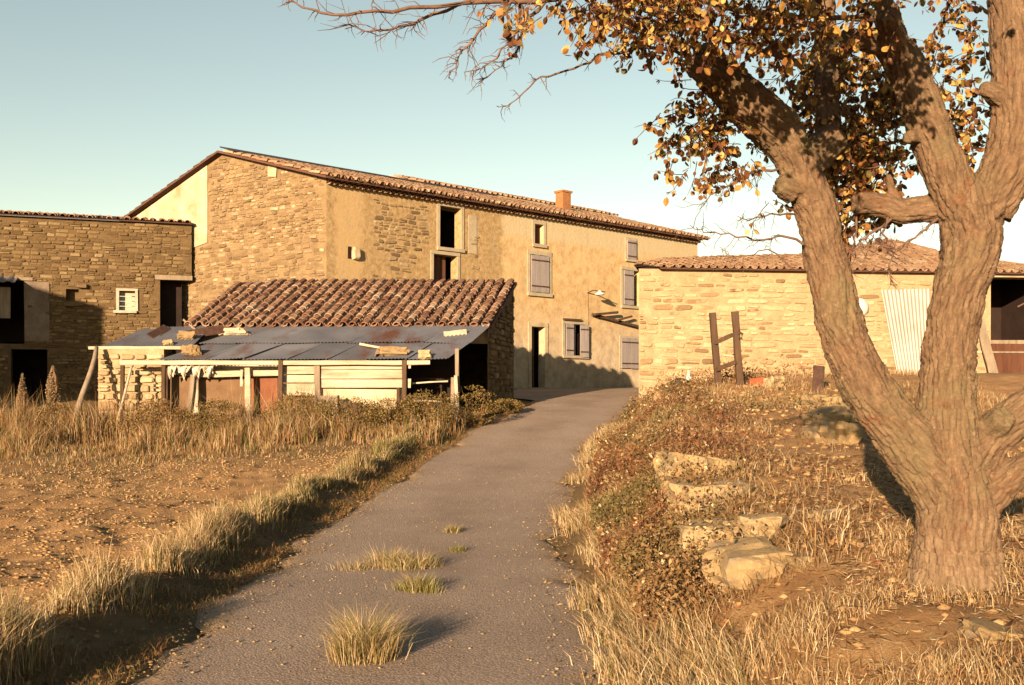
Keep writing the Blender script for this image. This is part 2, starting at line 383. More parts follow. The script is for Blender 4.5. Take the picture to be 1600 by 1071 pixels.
def road_mat():
    m, n, b = new_mat('old_asphalt')
    c = ramp(n, tex(n, .8, 5, .6), [(.3, (.35, .265, .21)), (.5, (.43, .33, .262)), (.7, (.50, .395, .31))])
    c = mix(n, ramp(n, tex(n, 1.7, 5, .65), [(.58, 0.0), (.75, .7)]), c, (.52, .40, .28))
    at = N(n, 'ShaderNodeAttribute', attribute_name='across')
    wt = mth(n, 'ABSOLUTE', mth(n, 'SUBTRACT', mth(n, 'ABSOLUTE', at.outputs['Fac']), .5))
    c = mix(n, mth(n, 'MULTIPLY', ramp(n, mth(n, 'ADD', wt, mth(n, 'MULTIPLY', mth(n, 'SUBTRACT', tex(n, 2.5, 4), .5), .5)), [(.1, 1.0), (.35, 0.0)]), .45), c, (.50, .40, .33))
    c = mix(n, ramp(n, mth(n, 'ADD', mth(n, 'ABSOLUTE', at.outputs['Fac']), mth(n, 'MULTIPLY', mth(n, 'SUBTRACT', tex(n, 3.5, 5), .5), .5)), [(.8, 0.0), (1.0, .85)]), c, (.46, .31, .17))
    v = N(n, 'ShaderNodeTexVoronoi'); v.inputs['Scale'].default_value = 55; n.links.new(pos(n), v.inputs['Vector'])
    c = mix(n, 1.0, c, ramp(n, v.outputs['Distance'], [(.1, 1.25), (.6, .72)]), 'MULTIPLY')
    c = mix(n, 1.0, c, ramp(n, tex(n, 110, 3, .8), [(.3, .7), (.7, 1.35)]), 'MULTIPLY')
    n.links.new(c, b.inputs['Base Color']); b.inputs['Roughness'].default_value = .9
    bump(n, b, mth(n, 'ADD', tex(n, 90, 4, .8), v.outputs['Distance']), .8, .008); return m
MAT['ground'] = ground_mat(); MAT['road'] = road_mat()
MAT['blade'] = leaf_mat('dry_grass_blade', trans=.25); MAT['leaf'] = leaf_mat('autumn_leaf', trans=.35, rough=.55)
MAT['clod'] = piece_mat('soil_clod', [(0, (.28, .165, .075)), (.5, (.42, .265, .12)), (1, (.54, .36, .18))], 40)

# ------------------------------------------------------------------ ground and road
xs = np.unique(np.concatenate([[-2500, -1200, -500, -200, -100, -60, -40, -30], np.arange(-24, -15, .5), np.arange(-15, 11.01, .09), np.arange(11.5, 24, .5), [30, 40, 60, 100, 200, 500, 1200, 2500]]))
ys = np.unique(np.concatenate([[-600, -100, -30, -10, -4, 0], np.arange(1, 4, .5), np.arange(4, 12, .08), np.arange(12, 34, .14), np.arange(34, 60, 1.0), [70, 80, 120, 250, 600, 1500, 3500]]))
XX, YY = np.meshgrid(xs, ys); x = XX.ravel(); y = YY.ravel()
z = G(x, y); d = x - RC(y)
yardm = ss(28.5, 30, y) * ss(-3.2, -2.2, d) * (1 - ss(46, 50, y))
z = z - .05 * np.maximum(1 - ss(1.35, 1.6, np.abs(d)), yardm) * (y > 0)
nx, ny = len(xs), len(ys)
ii = (np.arange(ny - 1)[:, None] * nx + np.arange(nx - 1)[None, :]).ravel()
q = np.stack([ii, ii + 1, ii + nx + 1, ii + nx], 1)
zone = np.stack([ss(2.3, 3.0, -d) * (1 - ss(16.5, 20, y + (vnoise(x, y, .5, 6) - .5) * 3)), ss(1.5, 2.2, d) * (1 - ss(24, 30, y)), 0 * d, 1 + 0 * d], 1)
g = add('ground', np_mesh('ground', np.stack([x, y, z], 1), quads=q, mat=MAT['ground'], smooth=True, attrs={'zone': zone})); g['kind'] = 'structure'

ry = np.concatenate([np.arange(-8, 4, .5), np.arange(4, 30.3, .12)])
V = []; nc = 25
for yy in ry:
    c0 = float(RC(yy)); hl = 1.5 + .10 * math.sin(yy * 1.7) + (float(vnoise(yy, 0, 1.9, 8)) - .5) * .35 + (float(vnoise(yy, 3, 6, 8)) - .5) * .16
    hr = 1.5 + .08 * math.sin(yy * 1.3 + 2) + (float(vnoise(yy, 9, 1.9, 9)) - .5) * .35 + (float(vnoise(yy, 5, 6, 9)) - .5) * .16
    for k in range(nc):
        u = -1 + 2 * k / (nc - 1); xx = c0 + (u * hl if u < 0 else u * hr)
        zz = float(G0(np.array([xx]), np.array([yy]))[0]) if abs(u) > .99 else float(GP(yy))
        V.append((xx, yy, float(GP(yy)) + .006 * (1 - u * u) - (.035 if abs(u) > .99 else 0) + (float(vnoise(xx, yy, 1.5, 11)) - .5) * .014))
n1 = len(V)
ii = (np.arange(len(ry) - 1)[:, None] * nc + np.arange(nc - 1)[None, :]).ravel()
q = np.stack([ii, ii + 1, ii + nc + 1, ii + nc], 1)
# the yard the road opens into, between shed, house and barn
yx = np.linspace(-3.2, 1.5, 30); yy_ = np.arange(30.18, 46, .4); V2 = []
for yy in yy_:
    wl = np.interp(yy, [30.2, 32], [1.55, 3.2]); wr = np.interp(yy, [30.2, 36, 40], [1.55, 2.0, 4])
    for k in range(30):
        u = k / 29; V2.append((float(RC(yy)) - wl + u * (wl + wr), yy, float(GP(yy)) - .002))
jj = n1 + (np.arange(len(yy_) - 1)[:, None] * 30 + np.arange(29)[None, :]).ravel()
q2 = np.stack([jj, jj + 1, jj + 31, jj + 30], 1)
rd = add('road', np_mesh('road', np.array(V + V2), quads=np.concatenate([q, q2]), mat=MAT['road'], smooth=True, attrs={'across': np.concatenate([np.tile(np.linspace(-1, 1, nc), len(ry)), np.zeros(len(V2))])})); rd['kind'] = 'structure'

# ------------------------------------------------------------------ piece shapes
def stone_variants(k, seed, depth=1.0, rough=.12):
    r = random.Random(seed); out = []
    for _ in range(k):
        base = [(-.5, -.28), (-.36, -.5), (.36, -.5), (.5, -.28), (.5, .28), (.34, .5), (-.34, .5), (-.5, .26)]
        pts = [(a + r.uniform(-rough, rough) * .6, b + r.uniform(-rough, rough)) for a, b in base]
        pts = [(max(-.5, min(.5, a)), max(-.5, min(.5, b))) for a, b in pts]
        V = [(a, -.5, b) for a, b in pts]
        V += [(a * .97, .22 + r.uniform(-.1, .08), b * .97) for a, b in pts]
        V += [(a * .8, .5 + r.uniform(-.12, 0), b * .76) for a, b in pts]
        Fc = []
        for s in (0, 8):
            for i in range(8): Fc.append((s + i, s + (i + 1) % 8, s + 8 + (i + 1) % 8, s + 8 + i))
        Fc.append(tuple(range(16, 24)))
        out.append((V, Fc))
    return out
def wall_stones(origin, u, nrm, a0, a1, z0, z1, inside, hr, wr, dep, seed, gap=.014, skip=0.0, tilt=.02, proud=(-.4, .6)):
    """coursed rubble: returns recs on the plane origin + a*u, z; nrm points out of the wall"""
    r = random.Random(seed); recs = []; pr = []
    zc = z0
    while zc < z1:
        h = r.uniform(*hr); a = a0 - r.uniform(0, wr[1])
        while a < a1:
            wd = r.uniform(*wr) * (1.25 if h > sum(hr) / 2 else .9)
            sub = 1
            if r.random() < .22 and h > hr[0] * 1.35: sub = 2
            for s_ in range(sub):
                hh = h / sub; zz = zc + hh * (s_ + .5) + r.uniform(-.012, .012); al, ar = max(a, a0), min(a + wd, a1); ac = (al + ar) / 2
                if ar - al > .07 and inside(ac, zz, (ar - al) / 2, hh / 2) and r.random() >= skip:
                    sw = ar - al - gap; sh = hh - gap * r.uniform(.7, 1.4); dp = dep * r.uniform(.7, 1.3)
                    th = r.uniform(-tilt, tilt); uu = u * math.cos(th) + Vector((0, 0, 1)) * math.sin(th); vv = Vector((0, 0, 1)) * math.cos(th) - u * math.sin(th)
                    c = origin + u * ac + Vector((0, 0, zz)) + nrm * (dp * r.uniform(*proud) * .5)
                    flip = r.choice((-1, 1))
                    M = [[uu[i] * sw * flip, nrm[i] * dp, vv[i] * sh] for i in range(3)]
                    if flip < 0: M = [[uu[i] * sw, nrm[i] * dp, vv[i] * sh] for i in range(3)]
                    recs.append((r.randrange(16), c, M)); pr.append(sw * sh / max(1, c.y) ** 2)
            a += wd
        zc += h
    return recs, pr
def tile_variants(k, seed, L=.46, W=.20, H=.085, th=.016):
    r = random.Random(seed); out = []
    for _ in range(k):
        V = []; n = 5; tw = r.uniform(-.012, .012); rough = r.uniform(0, .012)
        for (yy, s) in ((0.0, 1.0), (L, .78)):
            for rr, dz in ((1.0, 0), (1 - th * 2 / W, -th * .3)):
                for i in range(n):
                    a = math.pi * i / (n - 1)
                    V.append((math.cos(a) * W / 2 * s * rr + (tw if yy else 0), yy + (r.uniform(-rough, rough) if yy == 0 else 0), math.sin(a) * H * s * rr + dz))
        Fc = []
        o0, i0, o1, i1 = 0, n, 2 * n, 3 * n
        for i in range(n - 1):
            Fc += [(o0 + i, o0 + i + 1, o1 + i + 1, o1 + i), (i0 + i + 1, i0 + i, i1 + i, i1 + i + 1), (o0 + i + 1, o0 + i, i0 + i, i0 + i + 1)]
        out.append((V, Fc))
    return out
TV = tile_variants(10, 3)
def roof_recs(A, B, C, D, cols, expo, rows=None, jit=.012, lift=.0, seed=1, flip=False, drop=.0, sc=1.0):
    """Roman tiles on the patch eave A-B, top C-D (C above A)"""
    r = random.Random(seed); recs = []; pr = []
    A, B, C, D = map(Vector, (A, B, C, D)); U = (B - A).normalized()
    for i in range(cols):
        s = (i + .5) / cols; b0 = A.lerp(B, s); t0 = C.lerp(D, s); W = (t0 - b0); Lg = W.length; W.normalize()
        Nn = U.cross(W).normalized()
        if Nn.z < 0: Nn = -Nn
        X = W.cross(Nn)
        nr = rows or max(1, int(Lg / expo)); cj = r.uniform(-.015, .015)
        for k in range(nr):
            yaw = r.uniform(-.05, .05); pitch = r.uniform(.03, .075)
            Wp = (W * math.cos(pitch) - Nn * math.sin(pitch) * (1 if not flip else 1)); Wp = (Wp + X * yaw).normalized()
            Np = X.cross(Wp).normalized(); Xp = Wp.cross(Np)
            if flip: Np2 = -Np; Xp2 = -Xp
            else: Np2 = Np; Xp2 = Xp
            p = b0 + W * (k * expo + r.uniform(-jit, jit) * 1.6 - drop) + X * (cj + r.uniform(-jit, jit)) + Nn * (lift + .03 + r.uniform(-.006, .006))
            M = [[Xp2[j] * sc, Wp[j] * sc, Np2[j] * sc] for j in range(3)]
            recs.append((r.randrange(len(TV)), p, M)); pr.append(1.0 / p.y + (10 if k == 0 else 0))
    return recs, pr

# wall plane with openings: real reveals
def wall_open(mb, origin, u, nrm, a0, a1, z0, ztop, openings, thick):
    """outer face at origin + a*u; openings (a0,a1,z0,z1); reveals run inwards by thick"""
    As = sorted(set([a0, a1] + [v for o in openings for v in o[:2]])); Zs = sorted(set([z0, ztop] + [v for o in openings for v in o[2:4]]))
    pt = lambda a, zz, dd=0.0: origin + u * a + Vector((0, 0, zz)) - nrm * dd
    for i in range(len(As) - 1):
        for j in range(len(Zs) - 1):
            ac, zc = (As[i] + As[i + 1]) / 2, (Zs[j] + Zs[j + 1]) / 2
            if any(o[0] < ac < o[1] and o[2] < zc < o[3] for o in openings): continue
            mb.quad(pt(As[i], Zs[j]), pt(As[i + 1], Zs[j]), pt(As[i + 1], Zs[j + 1]), pt(As[i], Zs[j + 1]))
    for o in openings:
        c = [(o[0], o[2]), (o[1], o[2]), (o[1], o[3]), (o[0], o[3])]
        for k in range(4):
            (a, b), (c2, d2) = c[k], c[(k + 1) % 4]
            if k == 1 and o[1] >= a1: continue
            mb.quad(pt(a, b), pt(a, b, thick), pt(c2, d2, thick), pt(c2, d2))
def room(origin, u, nrm, o, thick, deep, name, parent, mat):
    mb = MB(); pt = lambda a, zz, dd: origin + u * a + Vector((0, 0, zz)) - nrm * dd
    e = .25; a0, a1, z0, z1 = o[0] - e, o[1] + e, o[2] - e, o[3] + e; t = thick + .002
    c = [(a0, z0), (a1, z0), (a1, z1), (a0, z1)]
    for k in range(4):
        (a, b), (c2, d2) = c[k], c[(k + 1) % 4]
        mb.quad(pt(a, b, t), pt(c2, d2, t), pt(c2, d2, t + deep), pt(a, b, t + deep))
    mb.quad(*[pt(a, b, t + deep) for a, b in c])
    return mb.build(name, mat, parent)
def plane_px(origin, u, px, py):
    """photo pixel -> (a, z) on the vertical plane through origin along u"""
    k = (px - 800) / F; a = (k * origin.y - origin.x) / (u.x - k * u.y); Y = origin.y + a * u.y
    return a, EYE + (HY - py) / F * Y
def rect_px(origin, u, x0, x1, y0, y1):
    a0, zt = plane_px(origin, u, x0, y0); a1, zb = plane_px(origin, u, x1, y1)
    _, zb0 = plane_px(origin, u, x0, y1); _, zt1 = plane_px(origin, u, x1, y0)
    return (a0, a1, (zb + zb0) / 2, (zt + zt1) / 2)
ZUP = Vector((0, 0, 1))

# ------------------------------------------------------------------ farmhouse
HV = Vector((-.85, .53, 0)).normalized(); HG = Vector((-HV.y, HV.x, 0)); HG = HG if HG.y < 0 else -HG    # gable direction and outward normal
SR, SE = 4.56, 9.33; ZE, ZR, ZB = 8.42, 9.72, 7.93
house = thing('farmhouse', (0, 38, 1.7), 'long stone farmhouse with ochre plaster, grey shutters and a brick chimney', 'house')
rp = lambda x0, x1, y0, y1: rect_px(HP0, HU, x0, x1, y0, y1)
o_attic = rp(687, 720, 324, 388); o_low = rp(677, 714, 399, 446); o_s1 = rp(835, 849, 351, 382)
o_sh1 = rp(828, 857, 399, 458); o_s2 = rp(979, 992, 376, 406); o_sh2 = rp(973, 999, 423, 478)
o_door = rp(830, 851, 511, 606); o_gw = rp(882, 915, 507, 556); o_gr = rp(970, 998, 529, 576)
ops = [o_attic, o_low, o_s1, o_sh1, o_s2, o_sh2, o_door, o_gw, o_gr]
mb = MB(); wall_open(mb, HP0, HU, HN, 0.0, HL, 1.0, 8.16, ops, .34)
mb.build('facade_wall', MAT['facade'], house)
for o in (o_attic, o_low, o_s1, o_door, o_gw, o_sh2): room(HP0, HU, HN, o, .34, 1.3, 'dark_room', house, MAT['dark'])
# gable
mb = MB(); gp = lambda s, zz, dd=0.0: HP0 + HV * s + Vector((0, 0, zz)) + HG * dd
mb.quad(gp(0, 1), gp(0, 8.40), gp(SR, 9.66), gp(SE, 7.86), gp(SE, 1))
mb.build('gable_wall', MAT['mortar_gable'], house)
mb = MB(); mb.quad(HP1 + ZUP, HP1 + ZUP * 8.4, HP1 + HV * SR + ZUP * 9.6, HP1 + HV * SE + ZUP * 7.8, HP1 + HV * SE + ZUP)
mb.quad(HP0 + HV * SE + ZUP, HP1 + HV * SE + ZUP, HP1 + HV * SE + ZUP * 7.8, HP0 + HV * SE + ZUP * 7.8)
mb.build('back_wall', MAT['plaster_pale'], house)
SV = stone_variants(16, 11)
s325 = plane_px(HP0, HV, 325, 300)[0]
def top_line(s): return 8.40 + (9.66 - 8.40) * s / SR if s < SR else 9.66 + (7.86 - 9.66) * (s - SR) / (SE - SR)
def in_gable(a, zz, hw, hh):
    if a - hw < .02 or a + hw > SE or zz + hh > min(top_line(a - hw), top_line(a + hw)) - .03: return False
    if a + hw > s325 and zz + hh > 6.75 - (a - s325) * .3: return False
    if a < 4 and zz < 4.9: return False
    return True
recs, pr = wall_stones(HP0, HV, HG, 0, SE, 4.0, 9.7, in_gable, (.08, .17), (.13, .33), .08, 21, gap=.02, tilt=.16, proud=(-.85, .2), skip=.08)
pieces('stone', SV, recs, MAT['stone_gable'], house, 300, 'rubble_stones', pr)
mb = MB()                                                     # pale coat of plaster on the gable's rear part
pl = [(s325, 6.72), (s325, top_line(s325) - .02), (SE, 7.84), (SE, 6.0), (7.6, 6.25), (6.6, 6.5)]
nf = len(mb.v); mb.v += [gp(s, zz, .035) for s, zz in pl]; mb.f.append(tuple(range(nf, nf + 6)))
for k in range(6):
    a, b = pl[k], pl[(k + 1) % 6]; mb.quad(gp(a[0], a[1], .035), gp(a[0], a[1], -.01), gp(b[0], b[1], -.01), gp(b[0], b[1], .035))
mb.build('plaster_coat', MAT['plaster_pale'], house)
mb = MB(); sa = plane_px(HP0, HV, 420, 255); sb = plane_px(HP0, HV, 433, 277)
mb.quad(gp(sb[0], sb[1], .05), gp(sa[0], sb[1] + .05, .05), gp(sa[0], sa[1], .05), gp(sb[0] - .03, sa[1] - .05, .05)); mb.build('plaster_patch', MAT['plaster_pale'], house)
# rubble showing where the render has fallen off the facade
def in_fac(a, zz, hw, hh):
    if a - hw < 1.7 or a + hw > 6.35 or zz + hh > 8.0 or zz < 4.9: return False
    for o in (o_attic, o_low):
        if o[0] - .45 < a + hw and a - hw < o[1] + .4 and o[2] - .4 < zz < o[3] + .3: return False
    return (zz + (float(vnoise(a, zz, .9, 31)) - .5) * 1.6) > 6.1 or float(vnoise(a, zz, 2.2, 33)) > .78
recs, pr = wall_stones(HP0, HU, HN, 0, 7, 5, 8.1, in_fac, (.09, .19), (.18, .42), .06, 23, gap=.03, tilt=.12, proud=(-.75, .1), skip=.2)
pieces('facade_stone', SV, recs, MAT['stone_gable'], house, 300, 'facade_rubble', pr)
def slab(a0, a1, z0, z1, d0, d1, name, mat, parent=house, jit=.004):
    mb = MB(); mb.box(HP0 + HU * ((a0 + a1) / 2) + ZUP * ((z0 + z1) / 2) + HN * ((d0 + d1) / 2), (HU, HN, ZUP), (a1 - a0, d1 - d0, z1 - z0), jit)
    return mb.build(name, mat, parent)
def surround(o, wd, mat=MAT['limestone'], d=.03, sill=True):
    slab(o[0] - wd, o[0] - .002, o[2], o[3], -.05, d, 'jamb', mat); slab(o[1] + .002, o[1] + wd, o[2], o[3], -.05, d, 'jamb', mat)
    slab(o[0] - wd, o[1] + wd, o[3] + .002, o[3] + wd, -.05, d + .004, 'lintel', mat)
    if sill: slab(o[0] - wd, o[1] + wd, o[2] - wd * .9, o[2] - .002, -.05, d + .05, 'sill', mat)
surround(o_attic, .13); surround(o_low, .12, sill=False); surround(o_s1, .13); surround(o_sh1, .15); surround(o_s2, .1); surround(o_sh2, .13); surround(o_gw, .12); surround(o_gr, .1, sill=False); surround(o_door, .16, MAT['plaster_pale'], sill=False)
slab(o_attic[1] + .35, o_attic[1] + .72, o_attic[2] - .1, 7.85, -.02, .02, 'plaster_strip', MAT['limestone'])
def shutter(a0, a1, z0, z1, d=.05, ang=0.0, straps=True):
    """one leaf hinged at a0 when ang>0: boards, battens as sub-parts"""
    nb = max(2, int((a1 - a0) / .17)); wd = (a1 - a0) / nb
    dr = (HU * math.cos(ang) + HN * math.sin(ang)); nn = (HN * math.cos(ang) - HU * math.sin(ang))
    h0 = HP0 + HU * a0 + HN * d
    mb = MB()
    for k in range(nb): mb.box(h0 + dr * (wd * (k + .5)) + ZUP * ((z0 + z1) / 2 + random.uniform(-.01, .01)), (dr, nn, ZUP), (wd - .012, .035, z1 - z0), .003)
    s = mb.build('shutter', MAT['shutter'], house)
    for zz in ((z0 + .16 * (z1 - z0), z1 - .14 * (z1 - z0)) if straps else ()):
        mb = MB(); mb.box(h0 + dr * ((a1 - a0) / 2) + nn * .026 + ZUP * zz, (dr, nn, ZUP), ((a1 - a0) * .96, .014, .05), .002)
        mb.build('hinge_strap', MAT['iron'], s)
    return s
m_ = (o_sh1[0] + o_sh1[1]) / 2
shutter(o_sh1[0] + .02, m_ - .01, o_sh1[2] + .02, o_sh1[3] - .02); shutter(m_ + .01, o_sh1[1] - .02, o_sh1[2] + .02, o_sh1[3] - .02)
shutter(o_s2[0] - .02, o_s2[1] + .02, o_s2[2], o_s2[3], .06)
wd = o_sh2[1] - o_sh2[0]
shutter(o_sh2[0] + .02, o_sh2[0] + wd * .6, o_sh2[2] + .02, o_sh2[3] - .02); shutter(o_sh2[1] - .03, o_sh2[1] + wd * .35, o_sh2[2] + .02, o_sh2[3] - .02, .07, R(75))
shutter(o_gr[0] - .02, (o_gr[0] + o_gr[1]) / 2, o_gr[2], o_gr[3], .06); shutter((o_gr[0] + o_gr[1]) / 2 + .015, o_gr[1] + .02, o_gr[2], o_gr[3], .06)
wd = o_gw[1] - o_gw[0]
shutter(o_gw[0] + .02, o_gw[0] + wd * .38, o_gw[2], o_gw[3], .06); shutter(o_gw[0] + wd * .68, o_gw[1] + .05, o_gw[2] - .05, o_gw[3] - .02, .07, R(8))
slab(o_gw[0] + wd * .5, o_gw[0] + wd * .58, o_gw[2], o_gw[3], -.12, -.06, 'window_mullion', MAT['shutter'])
slab(o_gw[0] - .1, o_gw[0] + wd * .75, o_gw[3] + .125, o_gw[3] + .2, 0, .09, 'lintel_beam', MAT['wood_dark'])
# doors and boarding inside the openings
dw = (o_low[1] - o_low[0])
for k in range(3): slab(o_low[0] + dw * (.12 + .2 * k), o_low[0] + dw * (.31 + .2 * k), o_low[2], o_low[3], -.3, -.26, 'door_board', MAT['wood_red'])
slab(o_attic[0], o_attic[1], o_attic[3] - .09, o_attic[3] - .003, -.3, -.2, 'head_beam', MAT['wood_dark'])
slab(o_s1[0], o_s1[1], o_s1[2], o_s1[3], -.22, -.18, 'board', MAT['wood_red'])
dw = (o_door[1] - o_door[0])
for k in range(3): slab(o_door[0] + dw * (.02 + .2 * k), o_door[0] + dw * (.2 + .2 * k), o_door[2], o_door[3], -.32, -.28, 'door_board', MAT['wood_dark'])
# hole drawn as a dark slab for its shade, with a stone beside it
hx = plane_px(HP0, HU, 550, 396); recs = [(3, HP0 + HU * (hx[0] + .12) + ZUP * hx[1] + HN * .05, [[HU[i] * .28, HN[i] * .2, ZUP[i] * .42] for i in range(3)])]
pieces('protruding_stone', SV, recs, MAT['plaster_pale'], house, 5)
slab(hx[0] - .16, hx[0] - .03, hx[1] - .18, hx[1] + .2, -.01, .012, 'hole_shade', MAT['dark'])
# drainpipe wire and bracket on the facade
a_, z_ = plane_px(HP0, HU, 918, 458); b_ = plane_px(HP0, HU, 919, 506)
lampo = MB(); lampo.tube([HP0 + HU * a_ + ZUP * z_, HP0 + HU * a_ + ZUP * (z_ + .08) + HN * .3, HP0 + HU * (a_ + .2) + ZUP * z_ + HN * .75], .022, 6)
lp = lampo.build('lamp_bracket', MAT['iron'], house)
mb = MB(); c = HP0 + HU * (a_ + .1) + ZUP * (z_ - .06) + HN * .55
pts = [c + ZUP * t for t in (.14, .06, -.01, -.05)]; mb.tube(pts, [.03, .09, .2, .19], 10); mb.build('lamp_shade', MAT['white'], lp, True)
mb = MB(); mb.tube([HP0 + HU * a_ + ZUP * z_ + HN * .02, HP0 + HU * b_[0] + ZUP * b_[1] + HN * .02, HP0 + HU * b_[0] + ZUP * (b_[1] - .3) + HN * .02], .007, 4); mb.build('cable', MAT['wood_grey'], house)
a_, z_ = plane_px(HP0, HU, 922, 492)
a2, z2 = plane_px(HP0, HU, 998, 512); a3, z3 = plane_px(HP0, HU, 958, 489); a4, z4 = plane_px(HP0, HU, 958, 501); a5, z5 = plane_px(HP0, HU, 980, 495)
mb = MB(); mb.beam(HP0 + HU * a_ + ZUP * z_ + HN * .12, HP0 + HU * a2 + ZUP * z2 + HN * .12, .11, .11); mb.beam(HP0 + HU * a_ + ZUP * z_ + HN * .25, HP0 + HU * a3 + ZUP * z3 + HN * .25, .09, .09)
mb.beam(HP0 + HU * a4 + ZUP * z4 + HN * .25, HP0 + HU * a5 + ZUP * z5 + HN * .25, .08, .08); mb.build('awning_bracket', MAT['wood_dark'], house)
# roof: deck, eaves course, tiles, dark ridge covering, chimney, raised rear roof
ev = lambda a, pr_, zz: HP0 + HU * a + HN * pr_ + ZUP * zz
roof = MB()
Ae, Be = ev(-.25, .36, ZE - .1), ev(HL + .3, .36, ZE - .1); Cr, Dr = HP0 + HV * SR - HU * .25 + ZUP * ZR, HP1 + HV * SR + HU * .3 + ZUP * ZR
Eb, Fb = HP0 + HV * (SE + .3) - HU * .25 + ZUP * (ZB - .08), HP1 + HV * (SE + .3) + HU * .3 + ZUP * (ZB - .08)
for dz in (0, -.07):
    roof.quad(Ae + ZUP * dz, Be + ZUP * dz, Dr + ZUP * dz, Cr + ZUP * dz); roof.quad(Cr + ZUP * dz, Dr + ZUP * dz, Fb + ZUP * dz, Eb + ZUP * dz)
for a, b in ((Ae, Be), (Be, Dr), (Dr, Fb), (Fb, Eb), (Eb, Cr), (Cr, Ae)): roof.quad(a, b, b - ZUP * .07, a - ZUP * .07)
roofo = roof.build('roof', MAT['tile_dark'], house)
recs, pr = roof_recs(Ae, Be, Cr, Dr, 80, .40, seed=5, jit=.03, drop=.06, sc=1.12)
r2, _ = roof_recs(Ae + HU * .12, Be + HU * .12, Cr + HU * .12, Dr + HU * .12, 80, .40, seed=6, flip=True, lift=.05, drop=.04, sc=1.12)
pieces('roof_tile', TV, recs + r2, MAT['tile_pale'], roofo, 0, 'roof_tiles')
r3, _ = roof_recs(Eb + (Cr - Eb) * .02, Eb + HU * .5 + (Cr - Eb) * .02, Cr - (Cr - Eb) * .03, Cr - (Cr - Eb) * .03 + HU * .5, 2, .36, seed=9, jit=.02)
pieces('verge_tile', TV, r3, MAT['tile_dark'], roofo, 60)
recs = []
for row, (prj, zz) in enumerate(((.17, 8.13), (.30, 8.24))):
    na = int(HL / .215)
    for k in range(na):
        a = (k + .5) * HL / na; p = ev(a + random.uniform(-.01, .01), prj + random.uniform(-.012, .012), zz)
        recs.append((random.randrange(10), p, [[HU[i] * .98, -HN[i], ZUP[i]] for i in range(3)]))
pieces('eaves_tile', TV, recs, MAT['tile_pale'], house, 0, 'eaves_course')
mb = MB(); mb.box(ev(HL / 2, .0, 8.215), (HU, HN, ZUP), (HL, .36, .022)); mb.box(ev(HL / 2, .05, 8.325), (HU, HN, ZUP), (HL, .52, .022)); mb.build('eaves_board', MAT['tile_dark'], house)
a750 = plane_px(HP0 + HV * SR, HU, 756, 308)[0]
mb = MB()
for k, (aa, bb) in enumerate(((-.12, a750 * .36), (a750 * .36 + .01, a750 * .7), (a750 * .7 + .01, a750))):
    p = HP0 + HV * SR + HU * ((aa + bb) / 2) + ZUP * (ZR + .10); dn = (Ae - Cr); dn = (dn - HU * dn.dot(HU)).normalized()
    mb.box(p + dn * .42 + ZUP * .02, (HU, dn, HU.cross(dn)), (bb - aa, 1.0, .05), .012)
mb.build('ridge_covering', MAT['tar'], roofo); mb = MB()
mb.box(HP0 + HV * SR - HU * .3 + (Ae - Cr) * .5 + ZUP * .12, ((Ae - Cr).normalized(), HU, ((Ae - Cr).normalized()).cross(HU)), ((Ae - Cr).length * .98, .22, .1), .01)
mb.build('verge_covering', MAT['tar'], roofo)
# raised tiled roof along the rear half
hb = HP0 + HV * 6.3
k0 = plane_px(hb, HU, 608, 272); k1 = plane_px(hb, HU, 850, 316)
zt = k0[1] - .05; q0 = hb + HU * k0[0]; q1 = hb + HU * (k1[0] + 3)
mb = MB(); fr = -HV * 1.6
mb.quad(q0 + ZUP * (zt - 1.2) + fr, q0 + ZUP * (zt - 1.2), q0 + ZUP * zt, q0 + ZUP * (zt - .45) + fr); mb.quad(q0 + ZUP * zt, q1 + ZUP * zt, q1 + ZUP * (zt - .45) + fr, q0 + ZUP * (zt - .45) + fr)
mb.quad(q0 + ZUP * (zt - 1.2), q1 + ZUP * (zt - 1.2), q1 + ZUP * zt, q0 + ZUP * zt)
mb.quad(q0 + ZUP * (zt - 1.2) + fr, q1 + ZUP * (zt - 1.2) + fr, q1 + ZUP * (zt - .45) + fr, q0 + ZUP * (zt - .45) + fr)
mb.build('rear_roof', MAT['plaster_pale'], house)
recs, pr = roof_recs(q0 + ZUP * (zt - .45) + fr, q1 + ZUP * (zt - .45) + fr, q0 + ZUP * zt, q1 + ZUP * zt, 42, .36, seed=15, jit=.03)
pieces('rear_tile', TV, recs, MAT['tile_pale'], house, 0, 'rear_roof_tiles')
hc = HP0 + HV * 3.0; ka = plane_px(hc, HU, 870, 300); kb = plane_px(hc, HU, 890, 332)
ch = MB(); cz = (ka[1] + kb[1]) / 2; cw = (kb[0] - ka[0]) * .62
cc = hc + HU * ((ka[0] + kb[0]) / 2)
ch.box(cc + ZUP * (kb[1] - .35 + (ka[1] - kb[1] + .35) / 2), (HU, HN, ZUP), (cw, cw * .9, ka[1] - kb[1] + .35), .02); ch.box(cc + ZUP * (ka[1] + .04), (HU, HN, ZUP), (cw + .1, cw * .9 + .1, .09), .01)
ch.build('chimney', MAT['brick'], roofo)

